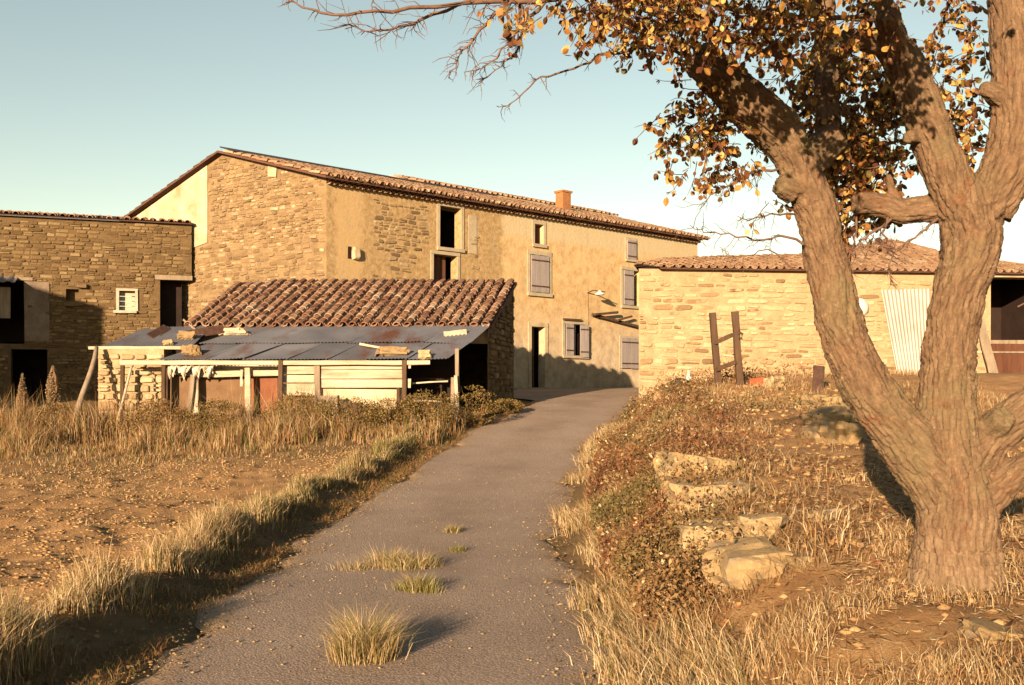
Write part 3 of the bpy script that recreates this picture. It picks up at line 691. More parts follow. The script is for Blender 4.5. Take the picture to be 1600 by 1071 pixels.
# ------------------------------------------------------------------ barn at the left edge
LP1 = Vector((-10.95, 35.0, 0)); LP0 = Vector((-16.55, 33.1, 0)); LU = (LP1 - LP0).normalized(); LN = Vector((LU.y, -LU.x, 0)); LLn = (LP1 - LP0).length
LTOP = 7.36
barnl = thing('stone_barn', (-14, 35, 1.2), 'brown rubble stone barn with a dark corner doorway and small white framed window', 'barn')
lr = lambda x0, x1, y0, y1: rect_px(LP0, LU, x0, x1, y0, y1)
l_door = lr(250, 297, 438, 640); l_win = lr(186, 211, 455, 486); l_load = lr(-60, 38, 437, 537); l_low = lr(17, 74, 546, 660); l_niche = lr(103, 123, 452, 470)
l_door = (l_door[0], LLn, l_door[2], l_door[3])
lops = [l_door, l_win, l_load, l_low, l_niche]
mb = MB(); wall_open(mb, LP0, LU, LN, -7.0, LLn, .4, LTOP, lops, .45)
end = LP0 + LU * LLn; mb.quad(end + ZUP * l_door[3], end - LN * .5 + ZUP * l_door[3], end - LN * .5 + ZUP * LTOP, end + ZUP * LTOP)
mb.build('barn_wall', MAT['mortar_left'], barnl)
# take the thin end pier below the lintel away by setting it into the house corner
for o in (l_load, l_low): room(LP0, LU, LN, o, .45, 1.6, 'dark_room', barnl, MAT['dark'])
room(LP0, LU, LN, (l_door[0] + .2, plane_px(LP0, LU, 284, 470)[0] - .25, l_door[2], l_door[3]), .12, .5, 'dark_room', barnl, MAT['dark'])  # shallow near-black box stands in for the unlit doorway
mb = MB(); pt = lambda a, zz, dd: LP0 + LU * a + ZUP * zz - LN * dd
o = l_niche; mb.quad(pt(o[0], o[2], .3), pt(o[1], o[2], .3), pt(o[1], o[3], .3), pt(o[0], o[3], .3)); mb.build('niche_back', MAT['mortar_left'], barnl)
def in_left(a, zz, hw, hh):
    if a - hw < -2.0 or a + hw > LLn + .02 or zz + hh > LTOP - .02: return False
    return not any(o[0] - .01 < a + hw and a - hw < o[1] + .01 and o[2] - .01 < zz + hh and zz - hh < o[3] + .01 for o in lops)
recs, pr = wall_stones(LP0, LU, LN, -2, LLn + .3, 1.6, LTOP, in_left, (.075, .15), (.14, .34),   .08, 41, gap=.010, tilt=.07, proud=(-.8, .25), skip=.04)
pieces('stone', SV, recs, MAT['stone_left'], barnl, 300, 'rubble_stones', pr)
def lslab(a0, a1, z0, z1, d0, d1, name, mat, parent=barnl, jit=.006):
    mb = MB(); mb.box(LP0 + LU * ((a0 + a1) / 2) + ZUP * ((z0 + z1) / 2) + LN * ((d0 + d1) / 2), (LU, LN, ZUP), (a1 - a0, d1 - d0, z1 - z0), jit); return mb.build(name, mat, parent)
lslab(l_door[0] - .15, LLn + .02, l_door[3] + .0, l_door[3] + .16, -.1, .05, 'door_lintel', MAT['wood_grey'])
wn = lslab(l_win[0] - .09, l_win[0], l_win[2], l_win[3], -.1, .06, 'window_frame', MAT['frame_grey']); lslab(l_win[1], l_win[1] + .09, l_win[2], l_win[3], -.1, .06, 'window_frame', MAT['frame_grey'])
lslab(l_win[0] - .09, l_win[1] + .09, l_win[3], l_win[3] + .08, -.1, .063, 'window_frame', MAT['frame_grey']); lslab(l_win[0] - .18, l_win[1] + .05, l_win[2] - .08, l_win[2], -.1, .14, 'window_sill', MAT['frame_grey'])
for k in range(4):
    hh = (l_win[3] - l_win[2]) / 4; lslab(l_win[0], l_win[1], l_win[2] + hh * k + .01, l_win[2] + hh * (k + 1) - .01, -.20, -.16, 'window_board', MAT['wood_pale'])
lslab(l_load[0], l_load[1] + .25, l_load[3], l_load[3] + .1, -.1, .05, 'hatch_lintel', MAT['wood_grey'])
lslab(l_load[1] + .004, l_load[1] + .75, l_load[2] + .1, l_load[3] - .03, -.05, .035, 'plaster_jamb', MAT['plaster_shaded'], jit=.02)
a17 = plane_px(LP0, LU, 17, 450); a17b = plane_px(LP0, LU, 17, 498)
for k in range(5): lslab(a17[0] - .30 * (k + 1) + .01, a17[0] - .30 * k, a17b[1], a17[1], .1, .14, 'hatch_board', MAT['wood_grey'])
ac, zc_ = plane_px(LP0, LU, 28, 442)
cm = MB(); nw = 40
for i in range(nw):
    a = ac - 3.0 + 3.0 * i / (nw - 1); hz = .03 * math.sin(i * 1.6)
    p = LP0 + LU * a; cm.v += [p + ZUP * (zc_ - .05 + hz) + LN * .7, p + ZUP * (zc_ + .2 + hz) + LN * .0]
for i in range(nw - 1): cm.f.append((2 * i, 2 * i + 2, 2 * i + 3, 2 * i + 1))
cm.build('hatch_canopy', MAT['zinc'], barnl)
recs = [(random.randrange(16), LP0 + LU * a + ZUP * zz + LN * .06, [[LU[i] * w_, LN[i] * .25, ZUP[i] * h_] for i in range(3)]) for a, zz, w_, h_ in
        ((l_niche[0] + .25, l_niche[2] - .13, .62, .16), (l_niche[1] + .1, l_niche[3] + .1, .34, .16))]
pieces('ledge_stone', SV, recs, MAT['stone_gable'], barnl, 9)
A, B = LP0 - LU * 6.9 + ZUP * (LTOP + .02) + LN * .16, LP1 + LU * .02 + ZUP * (LTOP + .02) + LN * .16
Cc, Dd = A - LN * 5 + ZUP * .9, B - LN * 5 + ZUP * .9
mb = MB(); mb.quad(A, B, Dd, Cc); mb.quad(A - ZUP * .04, B - ZUP * .04, Dd - ZUP * .04, Cc - ZUP * .04); mb.quad(A, A - ZUP * .04, B - ZUP * .04, B); rl = mb.build('roof', MAT['tile_dark'], barnl)
recs, pr = roof_recs(A, B, Cc, Dd, 46, .36, rows=4, seed=44, jit=.035)
pieces('roof_tile', TV, recs, MAT['tile_pale'], rl, 100, 'roof_tiles', pr)
mb = MB(); mb.quad(*[LP0 - LU * 7 + v for v in (ZUP * .4, ZUP * LTOP, ZUP * (LTOP + .9) - LN * 5, ZUP * .4 - LN * 5)]); mb.quad(*[LP0 + LU * LLn + v for v in (ZUP * 6.2 - LN * .02, ZUP * LTOP - LN * .02, ZUP * (LTOP + .7) - LN * 2, ZUP * 6.2 - LN * 2)]); mb.build('side_wall', MAT['mortar_left'], barnl)

# outbuilding beyond the left edge of the picture: its shadow lies on the barn
def back_along(pt, r): return pt - Vector((SD.x, SD.y, SD.z)) * (r / ce)
sk = [plane_px(LP0, LU, px, py) for px, py in ((163, 484), (40, 448))]
c0, c1 = [LP0 + LU * a + ZUP * zz for a, zz in sk]
e0, e1 = back_along(c0, 18.0), back_along(c1, 18.0)
dirs = (e1 - e0); dh = Vector((dirs.x, dirs.y, 0)).normalized(); slope_ = dirs.z / Vector((dirs.x, dirs.y)).length
outb = thing('outbuilding', (e0.x - 2, e0.y, 0), 'plain stone outbuilding with a pitched roof standing beyond the edge of the field', 'outbuilding')
Lo = 7.0; q0 = Vector((e0.x, e0.y, 0)); q2 = q0 + dh * Lo; q1 = q0 + dh * Lo * .5; bk = Vector((-SD.x, -SD.y, 0)).normalized() * 5
zr = e0.z + slope_ * Lo * .5
mb = MB()
for off in (Vector(), bk): mb.quad(q0 + off - ZUP, q2 + off - ZUP, q2 + off + ZUP * e0.z, q1 + off + ZUP * zr, q0 + off + ZUP * e0.z)
mb.quad(q0 - ZUP, q0 + bk - ZUP, q0 + bk + ZUP * e0.z, q0 + ZUP * e0.z); mb.quad(q2 - ZUP, q2 + bk - ZUP, q2 + bk + ZUP * e0.z, q2 + ZUP * e0.z)
mb.build('wall', MAT['mortar_right'], outb)
mb = MB()
for dz in (0.0, .06):
    mb.quad(q0 + ZUP * (e0.z + dz), q1 + ZUP * (zr + dz), q1 + bk + ZUP * (zr + dz), q0 + bk + ZUP * (e0.z + dz)); mb.quad(q2 + ZUP * (e0.z + dz), q1 + ZUP * (zr + dz), q1 + bk + ZUP * (zr + dz), q2 + bk + ZUP * (e0.z + dz))
mb.build('roof', MAT['tile_pale'], outb)

# ------------------------------------------------------------------ barn behind the tree
RP0 = Vector((3.84, 31.0, 0)); RP1 = Vector((17.5, 32.6, 0)); RU = (RP1 - RP0).normalized(); RN = Vector((RU.y, -RU.x, 0)); RL = (RP1 - RP0).length
barnr = thing('stone_barn', (10, 33, 1.7), 'pale rubble stone barn with low tiled roof behind the forked tree', 'barn')
rr = lambda x0, x1, y0, y1: rect_px(RP0, RU, x0, x1, y0, y1)
RT = plane_px(RP0, RU, 998, 420)[1]
r_op = rr(1548, 1640, 431, 640); r_op = (r_op[0], min(r_op[1], RL - .4), 1.5, RT - .12)
mb = MB(); wall_open(mb, RP0, RU, RN, 0, RL, .8, RT, [r_op], .5)
bk = Vector((.75, 4.0, 0))
mb.quad(RP0 + ZUP * .8, RP0 + bk + ZUP * .8, RP0 + bk + ZUP * RT, RP0 + ZUP * RT); mb.quad(RP0 + bk + ZUP * .8, RP1 + bk + ZUP * .8, RP1 + bk + ZUP * RT, RP0 + bk + ZUP * RT); mb.quad(RP1 + ZUP * .8, RP1 + bk + ZUP * .8, RP1 + bk + ZUP * RT, RP1 + ZUP * RT)
mb.build('barn_wall', MAT['mortar_right'], barnr)
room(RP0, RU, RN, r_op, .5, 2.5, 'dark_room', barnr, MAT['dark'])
def in_right(a, zz, hw, hh):
    if a - hw < -.01 or a + hw > 13.5 or zz + hh > RT - .02 or zz - hh < 1.4: return False
    if zz > RT - .25 and a > 4: return False
    return not (r_op[0] - .01 < a + hw and zz - hh < r_op[3])
recs, pr = wall_stones(RP0, RU, RN, 0, 13.4, 1.4, RT, in_right, (.11, .24), (.24, .66), .09, 51, gap=.04, tilt=.10, proud=(-.8, .15), skip=.2)
pieces('stone', SV, recs, MAT['stone_right'], barnr, 300, 'rubble_stones', pr)
def rslab(a0, a1, z0, z1, d0, d1, name, mat, parent=barnr, jit=.006):
    mb = MB(); mb.box(RP0 + RU * ((a0 + a1) / 2) + ZUP * ((z0 + z1) / 2) + RN * ((d0 + d1) / 2), (RU, RN, ZUP), (a1 - a0, d1 - d0, z1 - z0), jit); return mb.build(name, mat, parent)
zd = plane_px(RP0, RU, 1570, 531)[1]
hd = rslab(r_op[0], r_op[1], zd - .12, zd, -.3, -.2, 'half_door_rail', MAT['wood_grey'])
for k in range(7):
    wk = (r_op[1] - r_op[0]) / 7; rslab(r_op[0] + wk * k + .006, r_op[0] + wk * (k + 1) - .006, 1.5, zd - .11, -.27, -.22, 'half_door_board', MAT['wood_red'])
rslab(r_op[0], r_op[1], zd - .42, zd - .36, -.2, -.17, 'half_door_batten', MAT['wood_grey'])
rslab(r_op[0] - .1, r_op[1], RT - .115, RT - .02, -.1, .04, 'opening_lintel', MAT['wood_pale'])
# roof: eave line in front, a ridge that climbs to a peak
rpk = [(990, 414), (1030, 405), (1100, 402), (1240, 398), (1330, 388), (1385, 374), (1460, 394), (1600, 418)]
mb = MB(); ridge = []
hbR = RP0 - RN * 3.2
for px, py in rpk:
    a, zz = plane_px(hbR, RU, px, py); ridge.append((hbR + RU * a + ZUP * zz))
eav = [RP0 + RU * ((p - hbR).dot(RU)) + RN * .22 + ZUP * (RT + .02) for p in ridge]
bck = [p + Vector((.9, 2.5, -.5)) for p in ridge]
recs = []; pr = []
for k in range(len(ridge) - 1):
    for dz in (0, -.05): mb.quad(eav[k] + ZUP * dz, eav[k + 1] + ZUP * dz, ridge[k + 1] + ZUP * dz, ridge[k] + ZUP * dz)
    mb.quad(ridge[k], ridge[k + 1], bck[k + 1], bck[k]); mb.quad(eav[k], eav[k + 1], eav[k + 1] - ZUP * .05, eav[k] - ZUP * .05)
    nc_ = max(1, round((eav[k + 1] - eav[k]).length / .255))
    if k < len(ridge) - 2 or True:
        a_, b_ = roof_recs(eav[k], eav[k + 1], ridge[k], ridge[k + 1], nc_, .36, seed=60 + k, jit=.03, drop=.05); recs += a_; pr += b_
        a_, b_ = roof_recs(eav[k] + RU * .12, eav[k + 1] + RU * .12, ridge[k] + RU * .12, ridge[k + 1] + RU * .12, nc_, .36, seed=80 + k, flip=True, lift=.05, drop=.05); recs += a_; pr += [v - 9 for v in b_]
rr_ = mb.build('roof', MAT['tile_dark'], barnr)
pieces('roof_tile', TV, recs, MAT['tile_pale'], rr_, 300, 'roof_tiles', pr)

# ------------------------------------------------------------------ low shed with tiled roof and corrugated lean-to
shed = thing('tiled_shed', (-4, 26, .8), 'low shed with curved clay tile roof and a rusty corrugated lean-to in front', 'shed')
SA, SB, SC, SDD = P(287, 508, 26.3), P(768, 508, 26.3), P(372, 440, 30), P(808, 440, 30)
mb = MB()
for dz in (-.02, -.1): mb.quad(SA + ZUP * dz, SB + ZUP * dz, SDD + ZUP * dz, SC + ZUP * dz)
for a, b in ((SA, SB), (SB, SDD), (SDD, SC), (SC, SA)): mb.quad(a - ZUP * .02, b - ZUP * .02, b - ZUP * .1, a - ZUP * .1)
sroof = mb.build('roof', MAT['tile_dark'], shed)
recs, pr = roof_recs(SA, SB, SC, SDD, 28, .335, seed=101, jit=.022, drop=.1, sc=1.12)
pieces('roof_tile', TV, recs, MAT['tile'], sroof, 300, 'roof_tiles', pr)
off = (SB - SA) / 56
recs, pr = roof_recs(SA + off, SB + off * .0, SC + off, SDD, 27, .335, seed=102, flip=True, lift=.05, drop=.1, sc=1.12)
pieces('channel_tile', TV, recs, MAT['tile'], sroof, 0, 'channel_tiles')
fl = lambda p, dz: Vector((p.x, p.y, p.z + dz)); gz = .35
ix = Vector((-.10, 0, 0))
w0, w1, w2, w3 = SA - ix * 1.5, SB + ix, SDD + ix, SC - ix
def wquad(mb, a, b, dz=-.1): mb.quad(Vector((a.x, a.y, gz)), Vector((b.x, b.y, gz)), fl(b, dz), fl(a, dz))
mb = MB(); wquad(mb, w1, w2); mb.build('end_wall', MAT['mortar_left'], shed)
mb = MB(); wquad(mb, w2, w3); wquad(mb, w3, w0); mb.build('back_wall', MAT['mortar_left'], shed)
mb = MB(); f0, f1 = w0 + Vector((0, .12, 0)), w1 + Vector((0, .12, 0))
mb.quad(Vector((f0.x, f0.y, 2.9)), Vector((f1.x, f1.y, 2.9)), fl(f1, -.06), fl(f0, -.06)); mb.build('front_strip', MAT['mortar_right'], shed)
eu = Vector((w2.x - w1.x, w2.y - w1.y, 0)); el = eu.length; eu.normalize(); en = Vector((eu.y, -eu.x, 0)); wo0 = Vector((w1.x, w1.y, 0))
def in_end(a, zz, hw, hh): return a - hw > 0 and a + hw < el and zz + hh < w1.z - .14 + (w2.z - w1.z) * (a - hw) / el
recs, pr = wall_stones(wo0, eu, en, 0, el, .9, 4.8, in_end, (.12, .22), (.22, .5), .09, 105, gap=.02)
pieces('stone', SV, recs, MAT['stone_left'], shed, 300, 'rubble_stones', pr)
# corrugated sheets
def sheet(p00, p10, p01, p11, name, mat, parent, pitch=.085, amp=.014, ny=4, bend=0.0, seed=0):
    """p00-p10 lower edge, p01-p11 upper edge"""
    r = random.Random(seed); wdt = (p10 - p00).length; nx_ = max(8, int(wdt / pitch * 4)); V = []; 
    U_ = (p10 - p00).normalized(); W_ = (p01 - p00).normalized(); Nn = U_.cross(W_).normalized()
    if Nn.z < 0: Nn = -Nn
    b1, b2, b3 = [r.uniform(-1, 1) * bend for _ in range(3)]
    for j in range(ny + 1):
        t = j / ny
        for i in range(nx_ + 1):
            s_ = i / nx_; p = p00.lerp(p10, s_).lerp(p01.lerp(p11, s_), t)
            wv = amp * math.sin(2 * math.pi * s_ * wdt / pitch) + b1 * (s_ - .5) * (t - .5) + b2 * (1 - t) * s_ ** 2 + b3 * math.sin(3 * t) * .3
            V.append(p + Nn * wv)
    q_ = [(j * (nx_ + 1) + i, j * (nx_ + 1) + i + 1, (j + 1) * (nx_ + 1) + i + 1, (j + 1) * (nx_ + 1) + i) for j in range(ny) for i in range(nx_)]
    me = np_mesh(name, np.array([tuple(v) for v in V]), quads=q_, mat=mat, smooth=True)
    o = add(name, me, parent); return o
LO0, LO1, UP0, UP1 = P(250, 563, 24.0), P(695, 562, 24.0), P(395, 514, 26.25), P(764, 511, 26.25)
def bil(s_, t): return LO0.lerp(LO1, s_).lerp(UP0.lerp(UP1, s_), t)
for tier, (t0, t1, lift) in enumerate(((0.0, .52, 0.0), (.46, 1.0, .035))):
    cuts = [0, .15, .29, .44, .58, .72, .86, 1.0]; cuts = cuts if tier == 0 else [-.02, .11, .26, .40, .54, .69, .83, 1.0]
    for k in range(7):
        a, b = cuts[k] - .006, cuts[k + 1] + .012; dz = ZUP * (lift + .012 * (k % 2))
        sheet(bil(a, t0) + dz, bil(b, t0) + dz, bil(a, t1) + dz, bil(b, t1) + dz, 'corrugated_sheet', MAT['zinc'], shed, bend=.05, seed=k + tier * 9)
ll0, ll1, lu0, lu1 = P(160, 541, 24.8), P(296, 541, 24.8), P(222, 515, 26.35), P(330, 508, 26.35)
for k in range(3):
    a, b = k / 3 - .01, (k + 1) / 3 + .015; dz = ZUP * .012 * (k % 2)
    sheet(ll0.lerp(ll1, a) + dz, ll0.lerp(ll1, b) + dz, lu0.lerp(lu1, a) + dz, lu0.lerp(lu1, b) + dz, 'corrugated_sheet', MAT['zinc'], shed, bend=.06, seed=30 + k)
def sbeam(x0, y0, x1, y1, Y, wpx, dep, name, mat, Y1=None, parent=shed, jit=.006):
    mb = MB(); mb.beam(P(x0, y0, Y), P(x1, y1, Y1 or Y), wpx / F * Y, dep, jit); return mb.build(name, mat, parent)
sbeam(188, 567, 440, 567, 24.02, 7, .08, 'fascia_beam', MAT['wood_pale']); sbeam(440, 567.5, 672, 567, 24.02, 7, .08, 'fascia_beam', MAT['wood_pale'])
sbeam(139, 544, 300, 544, 24.8, 5, .08, 'fascia_beam', MAT['wood_pale'])
sbeam(256, 566, 256, 690, 24.1, 6, .1, 'post', MAT['wood_dark']); sbeam(263, 570, 262, 690, 24.35, 5, .08, 'post', MAT['wood_dark'])
sbeam(438, 563, 438, 690, 24.0, 7, .1, 'post', MAT['wood_dark']); sbeam(632, 563, 632, 690, 24.0, 7, .1, 'post', MAT['wood_dark'])
sbeam(496, 571, 497, 690, 24.12, 9, .12, 'post', MAT['wood_grey']); sbeam(714, 545, 716, 690, 24.3, 6, .1, 'post', MAT['wood_grey'])
sbeam(191, 571, 191, 690, 24.2, 6, .09, 'post', MAT['wood_dark'])  # dark upright stands in for a post's shadow on the pier
sbeam(305, 585, 436, 583, 24.22, 9, .06, 'cross_beam', MAT['wood_pale']); sbeam(262, 580, 308, 585, 24.3, 8, .06, 'cross_beam', MAT['wood_pale'])
sbeam(302, 586, 290, 680, 24.12, 7, .08, 'leaning_post', MAT['wood_grey']); sbeam(303, 588, 306, 680, 24.2, 11, .05, 'board', MAT['wood_pale']); sbeam(387, 575, 389, 670, 24.1, 9, .08, 'post', MAT['wood_pale']); sbeam(378, 578, 377, 604, 24.14, 4, .04, 'cleat', MAT['wood_pale'])
def spanel(x0, x1, y0, y1, Y, name, mat, jit=.01, th=.04):
    a, b = P(x0, y1, Y), P(x1, y0, Y); mb = MB(); mb.box((a + b) / 2, (Vector((1, 0, 0)), Vector((0, 1, 0)), ZUP), (b.x - a.x, th, b.z - a.z), jit); return mb.build(name, mat, shed)
spanel(265, 306, 586, 690, 24.55, 'wall_panel', MAT['panel_brown']); spanel(309, 384, 588, 690, 24.5, 'wall_panel', MAT['panel_brown']); spanel(392, 434, 584, 690, 24.45, 'wall_panel', MAT['panel_red'])
spanel(262, 436, 566, 588, 24.62, 'wall_panel', MAT['plastic'])
for x0, x1, y0, y1 in ((442, 492, 572, 585), (442, 491, 586.5, 598), (441, 492, 599.5, 618), (502, 628, 571, 577), (501, 629, 578.5, 592), (502, 629, 593.5, 606), ):
    spanel(x0, x1, y0, y1, 24.15, 'plank', MAT['wood_pale'], .008, .035)
spanel(441, 630, 568, 690, 24.4, 'rear_boarding', MAT['panel_brown'])
spanel(502, 629, 608, 640, 24.3, 'low_wall', MAT['plaster_pale'], .02, .2)
spanel(620, 624, 607, 640, 24.12, 'batten', MAT['wood_dark'])
for x0, x1, y0, y1 in ((638, 642, 566, 576), (637, 642, 592, 606)): spanel(x0, x1, y0, y1, 24.05, 'cleat', MAT['wood_pale'])
sbeam(644, 599, 700, 596, 24.3, 2.2, .03, 'rail', MAT['wood_pale']); sbeam(640, 626, 690, 627, 24.3, 2.5, .03, 'rail', MAT['wood_pale'])
sbeam(712, 587, 717, 690, 24.15, 5, .06, 'broken_board', MAT['wood_pale']); sbeam(708, 590, 704, 690, 24.2, 6, .04, 'broken_board', MAT['wood_grey'])
spanel(262, 718, 560, 690, 26.1, 'inner_wall', MAT['dark'], .0, .1)  # near-black panel paints the shade inside the shed
# torn sheeting bunched under the beam
mb = MB(); nx_, nz_ = 26, 7
for j in range(nz_):
    for i in range(nx_):
        px_ = 262 + (333 - 262) * i / (nx_ - 1); py_ = 571 + (13 + 7 * math.sin(i * .9) + 5 * math.sin(i * 2.3)) * j / (nz_ - 1)
        mb.v.append(P(px_, py_, 24.12 + .05 * math.sin(i * 1.7 + j) - .06 * math.sin(j * .5) + random.uniform(-.02, .02)))
mb.f = [(j * nx_ + i, j * nx_ + i + 1, (j + 1) * nx_ + i + 1, (j + 1) * nx_ + i) for j in range(nz_ - 1) for i in range(nx_ - 1)]
mb.build('torn_sheeting', MAT['plastic'], shed, True)
# stone pier carrying the left end
a, b = P(153, 700, 24.75), P(256, 546, 24.75); mb = MB(); mb.box((a + b) / 2 + Vector((0, .3, 0)), (Vector((1, 0, 0)), Vector((0, 1, 0)), ZUP), (b.x - a.x, .6, b.z - a.z), .01); mb.build('pier_core', MAT['mortar_right'], shed)
recs, pr = wall_stones(Vector((0, 24.73, 0)), Vector((1, 0, 0)), Vector((0, -1, 0)), a.x, b.x, .9, b.z, lambda q, zz, hw, hh: q - hw > a.x - .03 and q + hw < b.x + .05 and zz + hh < b.z + .01, (.13, .3), (.2, .5), .12, 111, gap=.025, tilt=.06, proud=(-.4, .4))
pieces('pier_stone', SV, recs, MAT['stone_right'], shed, 200, 'pier_stones', pr)

# ------------------------------------------------------------------ loose things lying on and against the shed
def stone_mesh(name, sx, sy, sz, seed, mat, flat=.0):
    """one irregular block: a subdivided box pushed about by noise"""
    import bmesh
    bm = bmesh.new(); bmesh.ops.create_cube(bm, size=1.0); bmesh.ops.subdivide_edges(bm, edges=bm.edges, cuts=5, use_grid_fill=True)
    r = random.Random(seed); o = Vector((r.uniform(-50, 50), r.uniform(-50, 50), r.uniform(-50, 50)))
    for v in bm.verts:
        p = v.co.copy(); n = p.normalized(); p = p.lerp(n * .58, .38)
        p += n * (mnoise.noise(p * 1.9 + o) * .30 + mnoise.noise(p * 4.5 + o) * .12 - abs(mnoise.noise(p * 3.1 - o)) * .10 + mnoise.noise(p * 11 + o) * .035)
        if p.z > .33: p.z = .33 + (p.z - .33) * (.35 + flat)
        v.co = Vector((p.x * sx, p.y * sy, p.z * sz))
    me = bpy.data.meshes.new(name); bm.to_mesh(me); bm.free(); me.materials.append(mat)
    me.polygons.foreach_set('use_smooth', np.zeros(len(me.polygons), bool)); return me
def roof_pt(px, py, Ylo=23.5, Yhi=27):
    """where a sight line meets the lean-to roof"""
    for Yv in np.linspace(Ylo, Yhi, 700):
        p = P(px, py, Yv); t = (Yv - 24.0) / 2.25; zs = LO0.z + (UP0.z - LO0.z) * t + .03
        if p.z <= zs: return p
    return P(px, py, 25)
def loose(name, px, py, wpx, hpx, dep, label, cat, mat=MAT['stone_block'], rz=0.0, seed=0, group=None):
    p = roof_pt(px, py + hpx * .35); sx, sz = wpx / F * p.y * 1.08, hpx / F * p.y * 1.25
    o = bpy.data.objects.new(name, stone_mesh(name, sx, dep, sz, seed, mat)); COL.objects.link(o); o.location = p + ZUP * sz * .32; o.rotation_euler = (R(-17), random.uniform(-.06, .06), rz)
    return tag(o, label, cat, group)
loose('loose_stone', 293, 526, 22, 11, .3, 'squared stone block on the higher left sheets, just below the tiles', 'stone', seed=1, group='stones weighing down the roof sheets')
loose('loose_stone', 264, 537, 15, 8, .25, 'small ochre stone near the left edge of the lean-to', 'stone', seed=2, group='stones weighing down the roof sheets')
loose('loose_stone', 298, 549, 26, 14, .35, 'big rounded grey stone at the step between the two lean-to roofs', 'stone', seed=3, group='stones weighing down the roof sheets')
loose('loose_stone', 370, 520, 30, 8, .3, 'pale flat slab lying under the first tile row', 'stone', MAT['plaster_pale'], seed=4, group='stones weighing down the roof sheets')
loose('loose_stone', 615, 551, 42, 11, .35, 'long dark mossy stone near the front edge of the roof sheets', 'stone', seed=5, group='stones weighing down the roof sheets')
loose('loose_stone', 664, 555, 18, 11, .25, 'small grey stone at the front right corner of the roof sheets', 'stone', seed=6, group='stones weighing down the roof sheets')
def roof_board(x0, y0, x1, y1, wd, th, label, mat, name='loose_board'):
    mb = MB(); a, b = roof_pt(x0, y0), roof_pt(x1, y1); mb.beam(a + ZUP * .05, b + ZUP * .05, wd, th, .004); return tag(mb.build(name, mat), label, 'board')
roof_board(694, 528, 729, 524, .2, .05, 'short broad ochre board lying on the upper roof sheets', MAT['wood_pale'])
roof_board(562, 541, 600, 548, .05, .04, 'thin pale stick lying across the lower roof sheets', MAT['wood_pale'], 'loose_stick')
roof_board(287, 503, 310, 522, .05, .04, 'thin grey lath leaning from the tiles onto the sheets', MAT['wood_grey'], 'loose_lath')
roof_board(235, 530, 262, 515, .25, .02, 'rust brown strip of torn sheet on the left roof', MAT['iron'], 'torn_sheet_strip'); roof_board(290, 527, 350, 517, .22, .02, 'rusty curled sheet scrap between the stone block and pale slab', MAT['iron'], 'sheet_scrap')
p = roof_pt(592, 559); tm = MB(); tm.v = [Vector(v) for v in TV[0][0]]; tm.f = TV[0][1]
o = bpy.data.objects.new('loose_tile', tm.mesh('loose_tile', MAT['tile'])); COL.objects.link(o); o.location = p + ZUP * .03; o.rotation_euler = (R(18), 0, .1); tag(o, 'single curved clay tile on the front edge of the roof sheets', 'tile')
mb = MB(); a, b = P(151, 543, 24.5), P(124, 640, 23.4); mb.tube([a.lerp(b, t) + Vector((.03 * math.sin(t * 5), 0, 0)) for t in np.linspace(0, 1.1, 7)], [.05, .055, .06, .062, .065, .068, .07], 7, jit=.06)
tag(mb.build('leaning_pole', MAT['wood_grey'], None, True), 'grey wooden pole leaning against the left end of the lean-to', 'pole')
mb = MB(); a, b = P(206, 572, 24.0), P(186, 650, 23.4); mb.tube([a.lerp(b, t) for t in np.linspace(0, 1.1, 5)], .03, 6, jit=.08); tag(mb.build('leaning_pole', MAT['wood_pale'], None, True), 'thin pale pole leaning in front of the stone pier', 'pole')
def crate(x0, x1, y0, y1, Y, label, mat):
    a, b = P(x0, y1, Y), P(x1, y0, Y); c = (a + b) / 2; w_, h_ = b.x - a.x, b.z - a.z; t = thing('crate', (c.x, Y, a.z), label, 'crate')
    for k in range(3):
        mb = MB(); mb.box((c.x, Y - .17, a.z + h_ * (k + .5) / 3), ((1, 0, 0), (0, 1, 0), (0, 0, 1)), (w_, .02, h_ / 3 - .015), .004); mb.build('slat', mat, t)
    for sx in (-1, 1):
        mb = MB(); mb.box((c.x + sx * (w_ / 2 - .012), Y, c.z), ((1, 0, 0), (0, 1, 0), (0, 0, 1)), (.02, .315, h_), .003); mb.build('side', mat, t)
    mb = MB(); mb.box((c.x, Y, b.z - .04), ((1, 0, 0), (0, 1, 0), (0, 0, 1)), (w_ - .06, .31, .02), .003); mb.build('lid', mat, t)
crate(499, 529, 618, 680, 23.75, 'weathered grey wooden crate standing before the pale planks', MAT['wood_grey'])
crate(534, 566, 629, 690, 23.7, 'dark wooden crate half hidden in weeds below the planks', MAT['wood_dark'])

# ------------------------------------------------------------------ things by the barn behind the tree
b0, t0_ = plane_px(RP0, RU, 1392, 592), plane_px(RP0, RU, 1374, 454); b1, t1_ = plane_px(RP0, RU, 1446, 592), plane_px(RP0, RU, 1450, 452)
wp = lambda a, d_: RP0 + RU * a[0] + ZUP * a[1] + RN * d_
o = sheet(wp(b0, .45), wp(b1, .45), wp(t0_, .14), wp(t1_, .14), 'corrugated_sheet', MAT['zinc_pale'], None, pitch=.09, amp=.02, ny=6, bend=.05, seed=77)
tag(o, 'pale corrugated sheet leaning on the barn wall, seen between the tree limbs', 'metal sheet')
mb = MB(); a, b = plane_px(RP0, RU, 1527, 500), plane_px(RP0, RU, 1540, 592); mb.beam(wp(a, .12), wp(b, .5), .30, .04, .006, side=RU); tag(mb.build('leaning_plank', MAT['wood_grey']), 'weathered plank leaning beside the dark barn opening', 'plank')
c_, z_ = plane_px(RP0, RU, 1343, 481); mb = MB()
